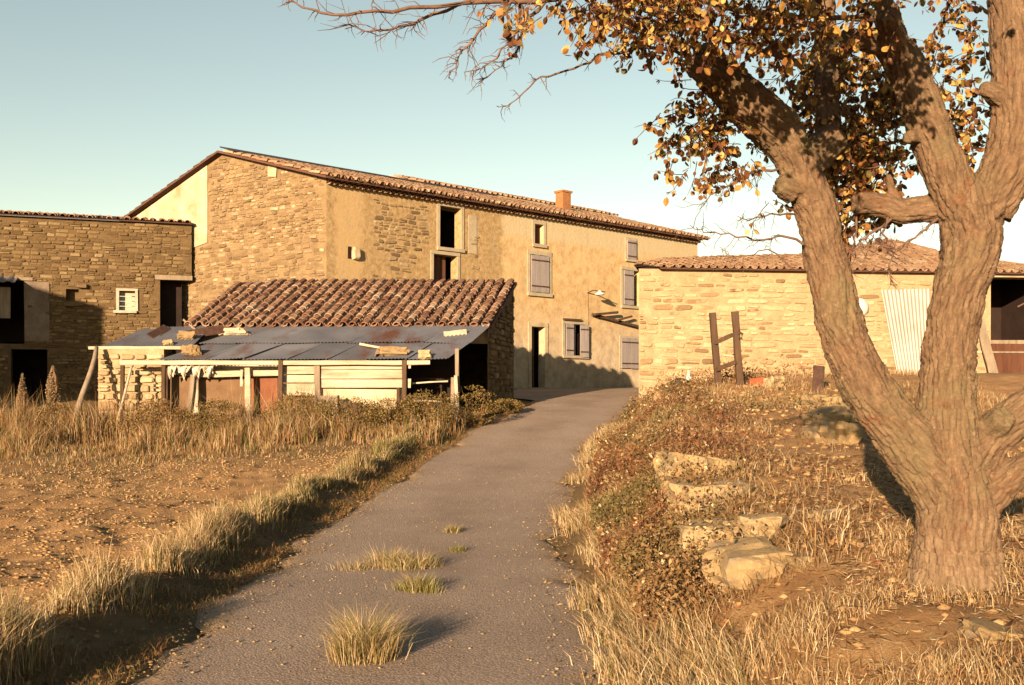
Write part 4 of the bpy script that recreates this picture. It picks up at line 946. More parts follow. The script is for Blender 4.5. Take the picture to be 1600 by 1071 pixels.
prof = [(.0, .10), (.16, .10), (.23, .03), (.27, .0), (.27, .015), (.22, .05)]; nseg = 20; cen = RP0 + RU * c_ + ZUP * z_ + RN * .06; axv = RN
for rr2, dd in prof:
    for k in range(nseg): th = 2 * math.pi * k / nseg; mb.v.append(cen + RU * (math.cos(th) * rr2) + ZUP * (math.sin(th) * rr2 * 1.05) + RN * dd)
for j in range(len(prof) - 1):
    for k in range(nseg): mb.f.append((j * nseg + k, j * nseg + (k + 1) % nseg, (j + 1) * nseg + (k + 1) % nseg, (j + 1) * nseg + k))
tag(mb.build('enamel_basin', MAT['white'], None, True), 'white enamel basin hanging on the barn wall behind the left limb', 'basin')
mb = MB(); a, b = plane_px(RP0, RU, 1165, 584), plane_px(RP0, RU, 1290, 594); mb.beam(wp(a, .35), wp(b, .5), .07, .05, .006); tag(mb.build('lying_pole', MAT['wood_dark']), 'thin dark pole lying along the foot of the barn wall', 'pole')
# wooden frame of two posts and two rails
fb = hit(1138, 604); Yf = fb.y
fr = thing('wooden_frame', (fb.x, Yf, Gs(fb.x, Yf)), 'dark wooden frame of two posts and two rails before the barn wall', 'frame')
Yb = Yf + .5
for (x0, y0, x1, y1, Yv) in ((1113, 489, 1123, 612, Yf + .35), (1148, 487, 1157, 612, Yf - .1)):
    mb = MB(); mb.beam(P(x0, y0, Yv), P(x1, y1, Yv), .15, .15, .006); mb.build('post', MAT['wood_dark'], fr)
for (x0, y0, x1, y1) in ((1116, 536, 1156, 519), (1119, 578, 1150, 566)):
    mb = MB(); mb.beam(P(x0, y0, Yf + .27), P(x1, y1, Yf - .2), .1, .08, .005); mb.build('rail', MAT['wood_dark'], fr)
mb = MB(); mb.tube([P(1156, 520, Yf - .25), P(1160, 522, Yf - .27), P(1159, 530, Yf - .27), P(1155, 528, Yf - .27)], .03, 6); mb.build('iron_ring', MAT['iron'], fr)
for k, (px, py, lab, tl) in enumerate(((1033, 606, 'old tyre half sunk in the bank, nearer the house corner', .12), (1064, 605, 'second old tyre half sunk in the bank beside the first', -.1))):
    p = hit(px, py + 6); mb = MB(); ns, nr_ = 20, 8; R0, r0 = .30, .10
    for i in range(ns):
        for j in range(nr_):
            a, b = 2 * math.pi * i / ns, 2 * math.pi * j / nr_
            mb.v.append(Vector(((R0 + r0 * math.cos(b)) * math.cos(a), r0 * math.sin(b) * .8, (R0 + r0 * math.cos(b)) * math.sin(a))))
    mb.f = [(i * nr_ + j, i * nr_ + (j + 1) % nr_, ((i + 1) % ns) * nr_ + (j + 1) % nr_, ((i + 1) % ns) * nr_ + j) for i in range(ns) for j in range(nr_)]
    o = mb.build('tyre', MAT['rubber'], None, True); o.location = p + ZUP * -.08; o.rotation_euler = (R(12), 0, tl * 4); tag(o, lab, 'tyre', 'old tyres by the road')
p = hit(1172, 603); mb = MB(); mb.tube([Vector((0, t, 0)) for t in (0, .02, .3, .31, .36)], [.08, .09, .12, .14, .14], 14); o = mb.build('flower_pot', MAT['terracotta'], None, True); o.location = p + ZUP * .08; o.rotation_euler = (0, 0, R(-70)); tag(o, 'red terracotta pot lying on its side by the wooden frame', 'pot')
p = hit(1076, 606); mb = MB(); mb.tube([Vector((0, 0, t)) for t in (0, .24, .32, .36, .42)], [.075, .075, .05, .028, .028], 10); o = mb.build('jug', MAT['white'], None, True); o.location = p; tag(o, 'small white jug standing beside the tyres', 'jug')
p = hit(1278, 613); mb = MB(); mb.beam(p - ZUP * .1, P(1280, 572, p.y + .15), .24, .05, .006); tag(mb.build('rusty_plate', MAT['iron']), 'dark rusty plate standing behind the leaning trunk', 'plate')

# ------------------------------------------------------------------ stones on the bank
def bank_stone(px, py, wpx, hpx, dep, label, seed, rz=0.0, flat=0.0, mat=MAT['stone_block'], sink=.25):
    """px,py: middle of the stone's foot"""
    p = hit(px, py); sx, sz = wpx / F * p.y, hpx / F * p.y
    o = bpy.data.objects.new('field_stone', stone_mesh('field_stone', sx * 1.05, dep, sz * 1.5, seed, mat, flat)); COL.objects.link(o)
    o.location = (p.x, p.y + dep * .35, p.z + sz * .5 - sz * sink * .9); o.rotation_euler = (random.uniform(-.2, .2), random.uniform(-.16, .16), rz + random.uniform(-.3, .3))
    return tag(o, label, 'stone', 'stones along the bank')
for a in ((1085, 752, 95, 44, .6, 'broad grey stone at the upper end of the bank edge', 201, .2), (1092, 808, 88, 56, .55, 'tall ochre stone set on end below the broad grey one', 202, -.1),
          (1112, 868, 66, 50, .45, 'leaning slab with dry grass growing over it', 203, .5), (1180, 905, 100, 56, .45, 'biggest sunlit block at the lower end of the bank edge', 204, .05),
          (1200, 842, 62, 38, .4, 'grey stone right behind the biggest sunlit block', 205, -.4), (1310, 692, 72, 38, .7, 'large pale boulder left of the leaning trunk', 206, .1),
          (1300, 664, 60, 26, .6, 'long rounded stone behind the pale boulder', 207, -.2), (1322, 660, 34, 32, .5, 'ochre wedge of stone tucked against the leaning trunk', 208, .3),
          (1272, 632, 30, 18, .5, 'stone at the foot of the rusty plate', 209, 0), (1300, 634, 26, 16, .4, 'small pale stone behind the trunk beside the plate', 210, .4),
          (1052, 632, 44, 20, .6, 'pale stone under the tyres at the road bend', 211, .1), (1090, 630, 40, 16, .5, 'flat pale stone beside the one under the tyres', 212, -.2),
          (1208, 604, 26, 16, .5, 'pale stone at the barn foot near the red pot', 213, .2), (966, 757, 36, 20, .35, 'small white stone among brambles by the road', 214, .3),
          (1290, 812, 50, 16, .3, 'flat slab sunk in the bare soil left of the trunk', 215, .1), (1262, 640, 34, 14, .4, 'low dark stone in front of the plate', 216, .2), (975, 727, 26, 14, .3, 'little pale stone higher among the brambles', 217, 0),
          (1062, 778, 40, 30, .35, 'narrow dark stone wedged beside the broad grey one', 219, .6), (1138, 838, 46, 26, .35, 'low stone filling the gap above the leaning slab', 220, .2), (1152, 872, 34, 24, .3, 'small stone left of the biggest sunlit block', 221, -.5), (1242, 884, 44, 18, .3, 'half buried flat stone right of the biggest sunlit block', 222, .3), (1146, 776, 50, 22, .4, 'half buried stone right of the tall ochre one', 223, -.2), (1340, 628, 34, 14, .4, 'low stone seen through the fork of the limbs', 224, .1),
          (1560, 1000, 60, 18, .25, 'flat stone in the straw right of the tree foot', 218, .4)):
    bank_stone(*a)

# ------------------------------------------------------------------ grass, weeds, leaves
def blades_mesh(name, pts, h, wd, az, lean, col, face=None, tipcol=1.0):
    n = len(pts); pts = np.asarray(pts, float); L = np.stack([np.cos(az), np.sin(az), 0 * az], 1)
    fa = rng.uniform(0, 2 * np.pi, n) if face is None else face
    S = np.stack([np.cos(fa), np.sin(fa), 0 * fa], 1) * (wd / 2)[:, None]
    up = np.zeros((n, 3)); up[:, 2] = 1
    m1 = pts + up * (h * .5 * (1 - lean * .15))[:, None] + L * (h * lean * .22)[:, None]
    tip = pts + up * (h * (1 - lean * .45))[:, None] + L * (h * lean * .9)[:, None]
    V = np.stack([pts - S, pts + S, m1 + S * .8, m1 - S * .8, tip], 1).reshape(-1, 3)
    b = np.arange(n)[:, None] * 5
    q = (b + np.array([[0, 1, 2, 3]])); t = (b + np.array([[3, 2, 4]]))
    c4 = np.concatenate([np.repeat(np.asarray(col)[:, None, :], 5, 1), np.ones((n, 5, 1))], 2).reshape(-1, 4)
    return np_mesh(name, V, quads=q, tris=t, mat=MAT['blade'], attrs={'col': c4})
STRAW = np.array([(.44, .32, .17), (.54, .42, .25), (.36, .24, .11), (.60, .49, .32), (.28, .17, .075)])
GREEN = np.array([(.13, .13, .035), (.18, .16, .045), (.10, .11, .03)])
BROWN = np.array([(.20, .10, .04), (.27, .15, .06), (.15, .075, .035), (.30, .19, .085)])
def pick(pal, n, v=.16): return pal[rng.integers(0, len(pal), n)] * rng.uniform(1 - v, 1 + v, (n, 1)) * .74
def tufted(n_tufts, per, sx, sy, spread, keep=None):
    """blade roots gathered in tufts; sx, sy sample functions"""
    cx, cy = sx(n_tufts), sy(n_tufts)
    k = np.repeat(np.arange(n_tufts), per)
    return k, cx[k] + rng.normal(0, spread, len(k)), cy[k] + rng.normal(0, spread, len(k)), cx[k], cy[k]
def ground_blades(name, x, y, h, wd, lean, col, az=None, kind='stuff', label=None, cat=None, parent=None, lift=-.01):
    z = G(x, y) + lift
    az = rng.uniform(0, 2 * np.pi, len(x)) if az is None else az
    o = add(name, blades_mesh(name, np.stack([x, y, z], 1), h, wd, az, lean, col), parent)
    return tag(o, label, cat, None, kind)
def cards_mesh(name, C, size, col, flat=0.0, mat=None, asp=.55):
    """small folded leaves, random orientation; flat 0..1 lays them down"""
    n = len(C); a = rng.normal(0, 1, (n, 3)); a[:, 2] *= (1 - flat); a /= np.linalg.norm(a, axis=1)[:, None] + 1e-9
    b = rng.normal(0, 1, (n, 3)); b[:, 2] *= (1 - flat); b -= a * (a * b).sum(1)[:, None]; b /= np.linalg.norm(b, axis=1)[:, None] + 1e-9
    nn = np.cross(a, b); s = size[:, None]
    V = np.stack([C - a * s, C + b * s * asp + nn * s * .18, C + a * s, C - b * s * asp + nn * s * .18], 1).reshape(-1, 3)
    t0 = np.arange(n)[:, None] * 4
    t = np.concatenate([t0 + np.array([[0, 1, 2]]), t0 + np.array([[0, 2, 3]])])
    c4 = np.concatenate([np.repeat(np.asarray(col)[:, None, :], 4, 1), np.ones((n, 4, 1))], 2).reshape(-1, 4)
    return np_mesh(name, V, tris=t, mat=mat or MAT['blade'], attrs={'col': c4})
U_ = rng.uniform
# left verge: tall straw along the road
nT = 1900; yv = 3.5 + 19.5 * U_(0, 1, nT) ** 1.25
dv = -U_(1.5, 2.6, nT); dv = np.where(U_(0, 1, nT) < .84, -U_(1.98, 2.38, nT), dv)
vk = vnoise(yv, dv * 2, 1.6, 91) > .42; yv, dv = yv[vk], dv[vk]; nT = len(yv)
k = np.repeat(np.arange(nT), 24); fx = (RC(yv) + dv)[k] + rng.normal(0, .06, len(k)); fy = yv[k] + rng.normal(0, .07, len(k))
fall = np.exp(-(((-dv[k]) - 2.18) / .26) ** 2); hgt = (.04 + .27 * fall) * U_(.55, 1.25, len(k)) * np.interp(fy, [4, 10, 16, 23], [1.1, 1.0, .8, .6]) * (.25 + 1.35 * vnoise(fx, fy, 1.7, 21))
gr = U_(0, 1, len(k)) < np.interp(fy, [4, 9, 13, 18, 23], [.10, .22, .45, .5, .55]) * (.4 + 1.2 * vnoise(fx, fy, .7, 22))
col = np.where(gr[:, None], pick(GREEN, len(k)), pick(STRAW, len(k)))
col = np.where(((dv[k] > -1.93) & (U_(0, 1, len(k)) < .8))[:, None], pick(BROWN, len(k)), col)
ground_blades('verge_grass', fx, fy, hgt, U_(.003, .006, len(k)) * np.interp(fy, [4, 23], [1, 2.2]), U_(.1, .7, len(k)), col, label='tall dry straw grass lining the left road edge', cat='grass')
n = 14000; fy = 3.8 + 19 * U_(0, 1, n) ** 1.2; fx = RC(fy) - U_(1.42, 2.1, n); ok = vnoise(fx, fy, 2.0, 92) > .3; fx, fy = fx[ok], fy[ok]; n = len(fx)
ground_blades('slope_grass', fx, fy, U_(.03, .13, n), U_(.003, .006, n) * np.interp(fy, [4, 23], [1, 2]), U_(.3, 1.2, n), np.where((U_(0, 1, n) < .3)[:, None], pick(GREEN, n), pick(BROWN, n)), label='short brown grass on the shaded slope beside the road', cat='grass')
n = 4000; fy = 3.8 + 17 * U_(0, 1, n) ** 1.2; fx = RC(fy) - U_(1.4, 2.2, n)
o = add('slope_leaves', cards_mesh('slope_leaves', np.stack([fx, fy, G(fx, fy) + U_(.005, .03, n)], 1), U_(.008, .025, n), pick(BROWN, n, .3), flat=.75, asp=.6)); tag(o, 'dead brown leaves on the shaded slope beside the road', 'leaves', None, 'stuff')
# sparse short growth on the field margin and stubble
n = 9000; fx = U_(-14, -3, n); fy = U_(5, 21, n); ok = (fx - RC(fy) < -2.6) & (vnoise(fx, fy, .6, 23) > np.interp(fy, [5, 14, 19], [.72, .62, .25])) & (fx > -fy * .62); fx, fy = fx[ok], fy[ok]; n = len(fx)
ground_blades('field_stubble', fx, fy, U_(.04, .14, n), U_(.005, .010, n), U_(.2, .9, n), np.where((U_(0, 1, n) < .3)[:, None], pick(GREEN, n), pick(STRAW, n)), label='short dry stubble scattered over the field', cat='stubble')
# dry weeds between field and shed
nT = 1300; tx = U_(-15.5, -.9, nT); ty = np.interp(U_(0, 1, nT), [0, .35, 1], [18.8, 21.3, 23.8]); ok = (tx - RC(ty) < -1.75); tx, ty = tx[ok], ty[ok]
k = np.repeat(np.arange(len(tx)), 20); fx = tx[k] + rng.normal(0, .10, len(k)); fy = ty[k] + rng.normal(0, .10, len(k))
hm = np.interp(fy, [18.8, 20.4, 21.6, 23.5], [.05, .16, .62, 1.0]) * (.15 + 1.6 * vnoise(fx, fy, 1.1, 24))
hm = hm * np.interp(fx, [-16, -9, -5, -2.4, -1], [.8, .95, 1.0, .6, .5])
col = np.where((U_(0, 1, len(k)) < .16)[:, None], pick(GREEN, len(k)), np.where((U_(0, 1, len(k)) < .6)[:, None], pick(BROWN, len(k)) * 1.1, pick(STRAW, len(k)) * .8))
ground_blades('dry_weeds', fx, fy, hm * U_(.5, 1.2, len(k)), U_(.008, .016, len(k)), U_(.05, .6, len(k)), col, label='tall dry weeds growing in front of the shed', cat='weeds')
# twiggy bushes in front of the shed: each a thing of its own
def bush(name, x, y, rx, h, n, pal, label, size=.026, stems=40, group=None, cat='bush'):
    z = Gs(x, y); t = thing(name, (x, y, z), label, cat, group)
    a = U_(0, 2 * np.pi, stems); r0 = np.sqrt(U_(0, 1, stems)) * rx * .35
    P0 = np.stack([x + np.cos(a) * r0, y + np.sin(a) * r0, np.full(stems, z - .02)], 1)
    o = add('stem', blades_mesh('stem', P0, h * U_(.6, 1.1, stems), np.full(stems, .012), a, U_(.2, .7, stems), pick(BROWN, stems)), t); o['kind'] = 'stuff'
    u = rng.normal(0, 1, (n, 3)); u /= np.linalg.norm(u, axis=1)[:, None]; rr = U_(.35, 1, n) ** .5
    C = np.stack([x + u[:, 0] * rr * rx, y + u[:, 1] * rr * rx * .8, z + h * .48 + u[:, 2] * rr * h * .5], 1)
    keep = vnoise(C[:, 0] * 1.0 + C[:, 1] * .6, C[:, 2] * 1.0, 7, 27) > .38; C = C[keep]
    C[:, 2] = np.maximum(C[:, 2], z + .02)
    o = add('foliage', cards_mesh('foliage', C, U_(.6, 1.2, len(C)) * size, pick(pal, len(C), .3)), t); o['kind'] = 'stuff'
    return t
OLIVE = np.array([(.16, .12, .035), (.20, .15, .05), (.12, .095, .03), (.24, .16, .06), (.17, .10, .04)])
for px, Yv, rx, h, lab in ((465, 22.6, .8, 1.05, 'olive brown bush before the short pale planks'), (545, 22.4, .85, .85, 'low olive bush before the long pale planks'), (610, 22.6, .65, .8, 'small olive bush left of the rusty double post'), (668, 23.0, .7, .95, 'dense bush in the open bay of the shed'), (740, 24.2, .65, 1.0, 'brown bush at the right corner of the shed'), (250, 22.6, .75, 1.0, 'brown bush below the stone pier'), (95, 23.5, .8, .9, 'reddish twiggy bush before the dark barn wall'), (340, 22.5, .7, .95, 'thin brown bush before the brown boards'), (790, 26.5, .5, .4, 'low dark bush at the foot of the shed end wall')):
    bush('weed_bush', (px - 800) / F * Yv, Yv, rx, h, 4200, OLIVE if px > 300 else np.concatenate([BROWN, OLIVE]), lab, group='bushes in front of the shed')
# tall seed heads against the dark barn doorway
for px, top, bot, Yv, lab in ((35, 584, 640, 24.5, 'tall ochre mullein spike before the dark doorway'), (83, 572, 625, 24.6, 'broad ochre seed head beside the mullein spike')):
    x0 = (px - 800) / F * Yv; z1 = EYE + (HY - top) / F * Yv; z0 = Gs(x0, Yv); hh = EYE + (HY - bot) / F * Yv
    t = thing('seed_spike', (x0, Yv, z0), lab, 'plant')
    mb = MB(); mb.tube([Vector((x0 - .06, Yv, z0 - .05)), Vector((x0, Yv, hh)), Vector((x0 + .02, Yv, z1))], [.02, .018, .008], 5); mb.build('stalk', MAT['wood_grey'], t)
    mb = MB(); zs_ = np.linspace(hh - .3, z1, 9); wf = [.02, .07, .10, .115, .11, .095, .07, .04, .012] if px < 60 else [.02, .06, .09, .11, .125, .12, .10, .07, .02]
    mb.tube([Vector((x0 + random.uniform(-.01, .01), Yv, q_)) for q_ in zs_], wf, 9, jit=.3); mb.build('seed_core', MAT['panel_brown'], t)
    n = 2600; tt = U_(0, 1, n); wv = (.16 if px < 60 else .22) * np.sin(np.pi * np.clip(tt * .9 + .08, 0, 1))
    a = U_(0, 2 * np.pi, n); C = np.stack([x0 + np.cos(a) * wv * U_(.2, 1, n) * .8, Yv + np.sin(a) * wv * .8, hh - .35 + tt * (z1 - hh + .35)], 1)
    o = add('seed_head', cards_mesh('seed_head', C, U_(.012, .028, n), pick(STRAW, n) * .55), t); o['kind'] = 'stuff'
# clods on the ploughed field
def clod_variants(k, seed):
    r = random.Random(seed); out = []
    for _ in range(k):
        V = [(1, 0, 0), (-1, 0, 0), (0, 1, 0), (0, -1, 0), (0, 0, 1), (0, 0, -1), (.7, .7, .3), (-.7, -.6, .3), (.6, -.7, .3), (-.6, .7, .3)]
        V = [tuple(c * r.uniform(.75, 1.2) for c in v) for v in V]
        Fc = [(0, 6, 4), (6, 2, 4), (2, 9, 4), (9, 1, 4), (1, 7, 4), (7, 3, 4), (3, 8, 4), (8, 0, 4), (0, 5, 6), (6, 5, 2), (2, 5, 9), (9, 5, 1), (1, 5, 7), (7, 5, 3), (3, 5, 8), (8, 5, 0)]
        out.append((V, Fc))
    return out
CV = clod_variants(8, 5)
n = 42000; fy = 5.2 + 14.3 * U_(0, 1, n) ** 1.1; fx = RC(fy) - 2.45 - (fy * .62 + 1.2) * U_(0, 1, n); ok = (fx > -fy * .56) & (vnoise(fx, fy, .8, 41) > .2); fx, fy = fx[ok], fy[ok]; fz = G(fx, fy); n = len(fx)
sz = .007 + .022 * U_(0, 1, n) ** 3.0
VV = []; TT = []; rn = []
for vi in range(8):
    idx = np.where(np.arange(n) % 8 == vi)[0]; Vb = np.array(CV[vi][0]); Fb = np.array(CV[vi][1])
    th = U_(0, 6.28, len(idx)); ct, st = np.cos(th), np.sin(th); s = sz[idx]
    Vx = Vb[None, :, 0] * ct[:, None] - Vb[None, :, 1] * st[:, None]; Vy = Vb[None, :, 0] * st[:, None] + Vb[None, :, 1] * ct[:, None]
    W = np.stack([Vx * s[:, None] * 1.2 + fx[idx][:, None], Vy * s[:, None] + fy[idx][:, None], np.repeat(Vb[None, :, 2], len(idx), 0) * s[:, None] * .55 + fz[idx][:, None]], 2)
    o0 = sum(len(v) for v in VV); VV.append(W.reshape(-1, 3)); TT.append((np.arange(len(idx))[:, None, None] * 10 + Fb[None] + o0).reshape(-1, 3)); rn.append(np.repeat(U_(0, 1, len(idx)), 10))
o = add('soil_clods', np_mesh('soil_clods', np.concatenate(VV), tris=np.concatenate(TT), mat=MAT['clod'], attrs={'rnd': np.concatenate(rn)})); tag(o, 'crumbled ochre clods of the ploughed field', 'soil', None, 'stuff')

# right verge: straw tufts hanging over the asphalt edge
nT = 620; yv = 3.6 + 21 * U_(0, 1, nT) ** 1.3; dv = U_(1.42, 2.1, nT); ok = vnoise(yv, dv, 1.1, 51) > np.interp(yv, [4, 10, 14, 24], [.25, .35, .45, .4]); yv, dv = yv[ok], dv[ok]
k = np.repeat(np.arange(len(yv)), 34); fx = (RC(yv) + dv)[k] + rng.normal(0, .07, len(k)); fy = yv[k] + rng.normal(0, .07, len(k))
ground_blades('roadside_grass', fx, fy, U_(.10, .34, len(k)) * np.interp(fy, [4, 12, 24], [1, .85, .7]), U_(.003, .006, len(k)) * np.interp(fy, [4, 24], [1, 2.2]), U_(.3, .95, len(k)),
              np.where((U_(0, 1, len(k)) < .14)[:, None], pick(GREEN, len(k)), pick(STRAW, len(k))), az=rng.normal(np.pi * .95, 1.1, len(k)), label='pale straw tufts along the right road edge', cat='grass')
# dry meadow grass at lower right and on the bank
nT = 1700; ty = 3.4 + 4.2 * U_(0, 1, nT); tx = RC(ty) + 1.9 + 5.0 * U_(0, 1, nT); ok = (vnoise(tx, ty, 1.2, 52) > np.interp(ty, [3.4, 5.2, 6.4, 7.5], [.2, .32, .55, .7])); tx, ty = tx[ok], ty[ok]
k = np.repeat(np.arange(len(tx)), 26); fx = tx[k] + rng.normal(0, .06, len(k)); fy = ty[k] + rng.normal(0, .06, len(k))
hh = U_(.05, .26, len(k)) * (.5 + vnoise(fx, fy, 1.5, 53)) * np.interp(fy, [3.4, 5.5, 6.6, 7.5], [1.15, 1.0, .55, .4])
ground_blades('meadow_grass', fx, fy, hh, U_(.0025, .005, len(k)), U_(.2, 1.25, len(k)), np.where((U_(0, 1, len(k)) < .25)[:, None], pick(BROWN, len(k)) * 1.2, pick(STRAW, len(k))), label='dry straw meadow around the foot of the tree', cat='grass')
nT = 1500; ty = U_(7, 28.5, nT); tx = RC(ty) + U_(2.2, 10, nT); ok = vnoise(tx, ty, .8, 54) > np.interp(ty, [7, 12, 20, 28], [.66, .6, .45, .35]); tx, ty = tx[ok], ty[ok]
k = np.repeat(np.arange(len(tx)), 22); fx = tx[k] + rng.normal(0, .11, len(k)); fy = ty[k] + rng.normal(0, .11, len(k))
ground_blades('bank_grass', fx, fy, U_(.06, .26, len(k)), U_(.005, .012, len(k)), U_(.2, 1.1, len(k)), np.where((U_(0, 1, len(k)) < .3)[:, None], pick(BROWN, len(k)), pick(STRAW, len(k)) * .9), label='short dry grass patches on top of the bank', cat='grass')
# brambles covering the slope between road and stones
n = 120000; ty = 7.0 + 19.5 * U_(0, 1, n) ** 1.15; dv = 1.75 + np.abs(rng.normal(0, 1, n)) * np.interp(ty, [7, 10, 16, 22, 27], [.28, .5, 1.3, 2.2, 1.6]); tx = RC(ty) + dv
dens = .75 * vnoise(tx, ty, 1.0, 55) + .45 * vnoise(tx, ty, 3.2, 56) - .1; ok = dens > np.interp(dv, [1.7, 3.0, 4.0], [.33, .42, .52]); tx, ty, dens = tx[ok], ty[ok], dens[ok]; n = len(tx)
hz = np.abs(rng.normal(0, 1, n)) * (.03 + .50 * np.clip(dens - .34, 0, .4)); tz = G(tx, ty) + hz
REDBR = np.array([(.15, .06, .028), (.20, .09, .04), (.10, .04, .022), (.23, .12, .055), (.11, .06, .03), (.12, .085, .035), (.30, .20, .10)])
gm = vnoise(tx, ty, .9, 57)[:, None] > .56
zc = np.clip(vnoise(tx, ty, .8, 57) * 1.2 + rng.normal(0, .13, n), 0, 1); cp = np.array([(.10, .042, .022), (.17, .075, .034), (.22, .135, .06), (.15, .105, .042), (.10, .09, .032)])
col = np.stack([np.interp(zc, [0, .3, .6, .85, 1.1], cp[:, j]) for j in range(3)], 1) * U_(.6, 1.35, (n, 1)) * .85; lt = U_(0, 1, n) < .06; col[lt] = pick(STRAW, int(lt.sum()))
o = add('brambles', cards_mesh('brambles', np.stack([tx, ty, tz], 1), (.006 + .024 * U_(0, 1, n) ** 2) * np.interp(ty, [7, 25], [.9, 1.7]), col)); tag(o, 'red brown and olive brambles covering the bank beside the road', 'brambles', None, 'stuff')
n = 15000; ty = 6.8 + 19.5 * U_(0, 1, n) ** 1.2; tx = RC(ty) + 1.7 + np.abs(rng.normal(0, 1.1, n))
ground_blades('bramble_stems', tx, ty, U_(.06, .42, n) * (.4 + .9 * vnoise(tx, ty, 1.0, 55)), U_(.003, .007, n), U_(.3, 1.5, n), np.where((U_(0, 1, n) < .35)[:, None], pick(STRAW, n) * .85, pick(BROWN, n) * .9), label='thin brown stems sticking out of the brambles', cat='stems')
# fallen leaves under the tree and on the slope
n = 16000; ty = 4 + 8.5 * U_(0, 1, n); tx = RC(ty) + 1.7 + 5.2 * U_(0, 1, n) ** 1.2; ok = vnoise(tx, ty, 1.4, 58) > .42; tx, ty = tx[ok], ty[ok]; n = len(tx)
o = add('fallen_leaves', cards_mesh('fallen_leaves', np.stack([tx, ty, G(tx, ty) + U_(.005, .03, n)], 1), U_(.012, .026, n), pick(np.array([(.24, .11, .045), (.33, .19, .09), (.16, .07, .035), (.40, .27, .15)]), n, .25), flat=.75, asp=.7)); tag(o, 'brown fallen leaves strewn under the tree', 'leaves', None, 'stuff')
# flattened straw litter
n = 26000; ty = 3.4 + 9 * U_(0, 1, n) ** 1.3; tx = RC(ty) + 1.7 + 6.0 * U_(0, 1, n)
o = add('straw_litter', cards_mesh('straw_litter', np.stack([tx, ty, G(tx, ty) + U_(.004, .03, n)], 1), U_(.012, .05, n), pick(np.concatenate([STRAW, BROWN]), n, .25) * .9, flat=.8, asp=.05)); tag(o, 'flattened straw strewn over the soil of the bank', 'straw', None, 'stuff')
# pebbles
n = 7000; ty = 3.6 + 20 * U_(0, 1, n) ** 1.5; tx = RC(ty) + 1.6 + 6.5 * U_(0, 1, n); fz = G(tx, ty); VV = []; TT = []
for i in range(n):
    s = .004 + .026 * random.random() ** 5 * (1 + ty[i] * .08); Vb = np.array(CV[i % 8][0]) * s * np.array([1.2, 1, .7]) + np.array([tx[i], ty[i], fz[i] + s * .2]); TT.append(np.array(CV[i % 8][1]) + i * 10); VV.append(Vb)
o = add('pebbles', np_mesh('pebbles', np.concatenate(VV), tris=np.concatenate(TT), mat=MAT['clod'], attrs={'rnd': np.repeat(U_(0, 1, n), 10)})); tag(o, 'small pebbles scattered over the bank', 'pebbles', None, 'stuff')
n = 2600; ty = 4 + 14 * U_(0, 1, n) ** 1.4; sd_ = rng.choice([-1, 1], n); tx = RC(ty) + np.where(U_(0, 1, n) < .6, sd_ * (1.5 - np.abs(rng.normal(0, .28, n))), U_(-1.4, 1.4, n)); VV = []; TT = []
for i in range(n):
    s = .004 + .009 * random.random() ** 3; Vb = np.array(CV[i % 8][0]) * s * np.array([1.2, 1, .7]) + np.array([tx[i], ty[i], float(GP(ty[i])) + .006 + s * .2]); TT.append(np.array(CV[i % 8][1]) + i * 10); VV.append(Vb)
o = add('road_grit', np_mesh('road_grit', np.concatenate(VV), tris=np.concatenate(TT), mat=MAT['stone_block'], attrs={'rnd': np.repeat(U_(0, 1, n), 10)})); tag(o, 'loose grit lying on the asphalt', 'grit', None, 'stuff')
n = 600; ty = 4 + 15 * U_(0, 1, n); sd_ = rng.choice([-1, 1], n); tx = RC(ty) + sd_ * (1.5 - np.abs(rng.normal(0, .22, n)))
o = add('road_litter', cards_mesh('road_litter', np.stack([tx, ty, GP(ty) + U_(.012, .03, n)], 1), U_(.008, .035, n), pick(np.concatenate([STRAW, BROWN]), n, .25), flat=.85, asp=.3)); tag(o, 'dead leaves and straw blown along the road edges', 'litter', None, 'stuff')
# tufts growing through the asphalt, each a thing of its own
def road_tuft(cx, cy, rx, ry, n, h, green, label):
    ns = 11; sx_ = cx + rng.normal(0, rx * .9, ns); sy_ = cy + rng.normal(0, ry * .9, ns); sh_ = U_(.35, 1.25, ns) * np.exp(-((sx_ - cx) / (rx * 2.2)) ** 2); kk = rng.integers(0, ns, n)
    fx = sx_[kk] + rng.normal(0, rx * .45, n); fy = sy_[kk] + rng.normal(0, ry * .5, n); zz = GP(fy)
    ez = sh_[kk]
    col = np.where((U_(0, 1, n) < green)[:, None], pick(GREEN, n) * 1.3, pick(STRAW, n))
    az = np.arctan2(fy - sy_[kk], fx - sx_[kk]) + rng.normal(0, .5, n)
    o = add('grass_tuft', blades_mesh('grass_tuft', np.stack([fx, fy, zz], 1), h * U_(.25, 1.15, n) * (.5 + .6 * ez), U_(.003, .0055, n), az, U_(.25, .95, n), col))
    o['label'] = label; o['category'] = 'grass'; o['group'] = 'grass tufts in the asphalt'
for px, py, rx, ry, n, h, gn, lab in ((572, 1030, .115, .09, 2400, .36, .3, 'biggest straw tuft in the asphalt, closest to the camera'), (625, 888, .20, .10, 1800, .24, .3, 'wide low straw tuft in the middle of the road'), (655, 924, .10, .06, 900, .18, .7, 'green tuft just in front of the wide straw one'), (706, 833, .05, .035, 400, .13, .5, 'thin farthest tuft in the middle of the road'), (716, 863, .045, .03, 400, .09, .9, 'tiny dark green tuft behind the wide straw one')):
    p = hit(px, py); road_tuft(p.x, p.y, rx, ry, n, h, gn, lab)

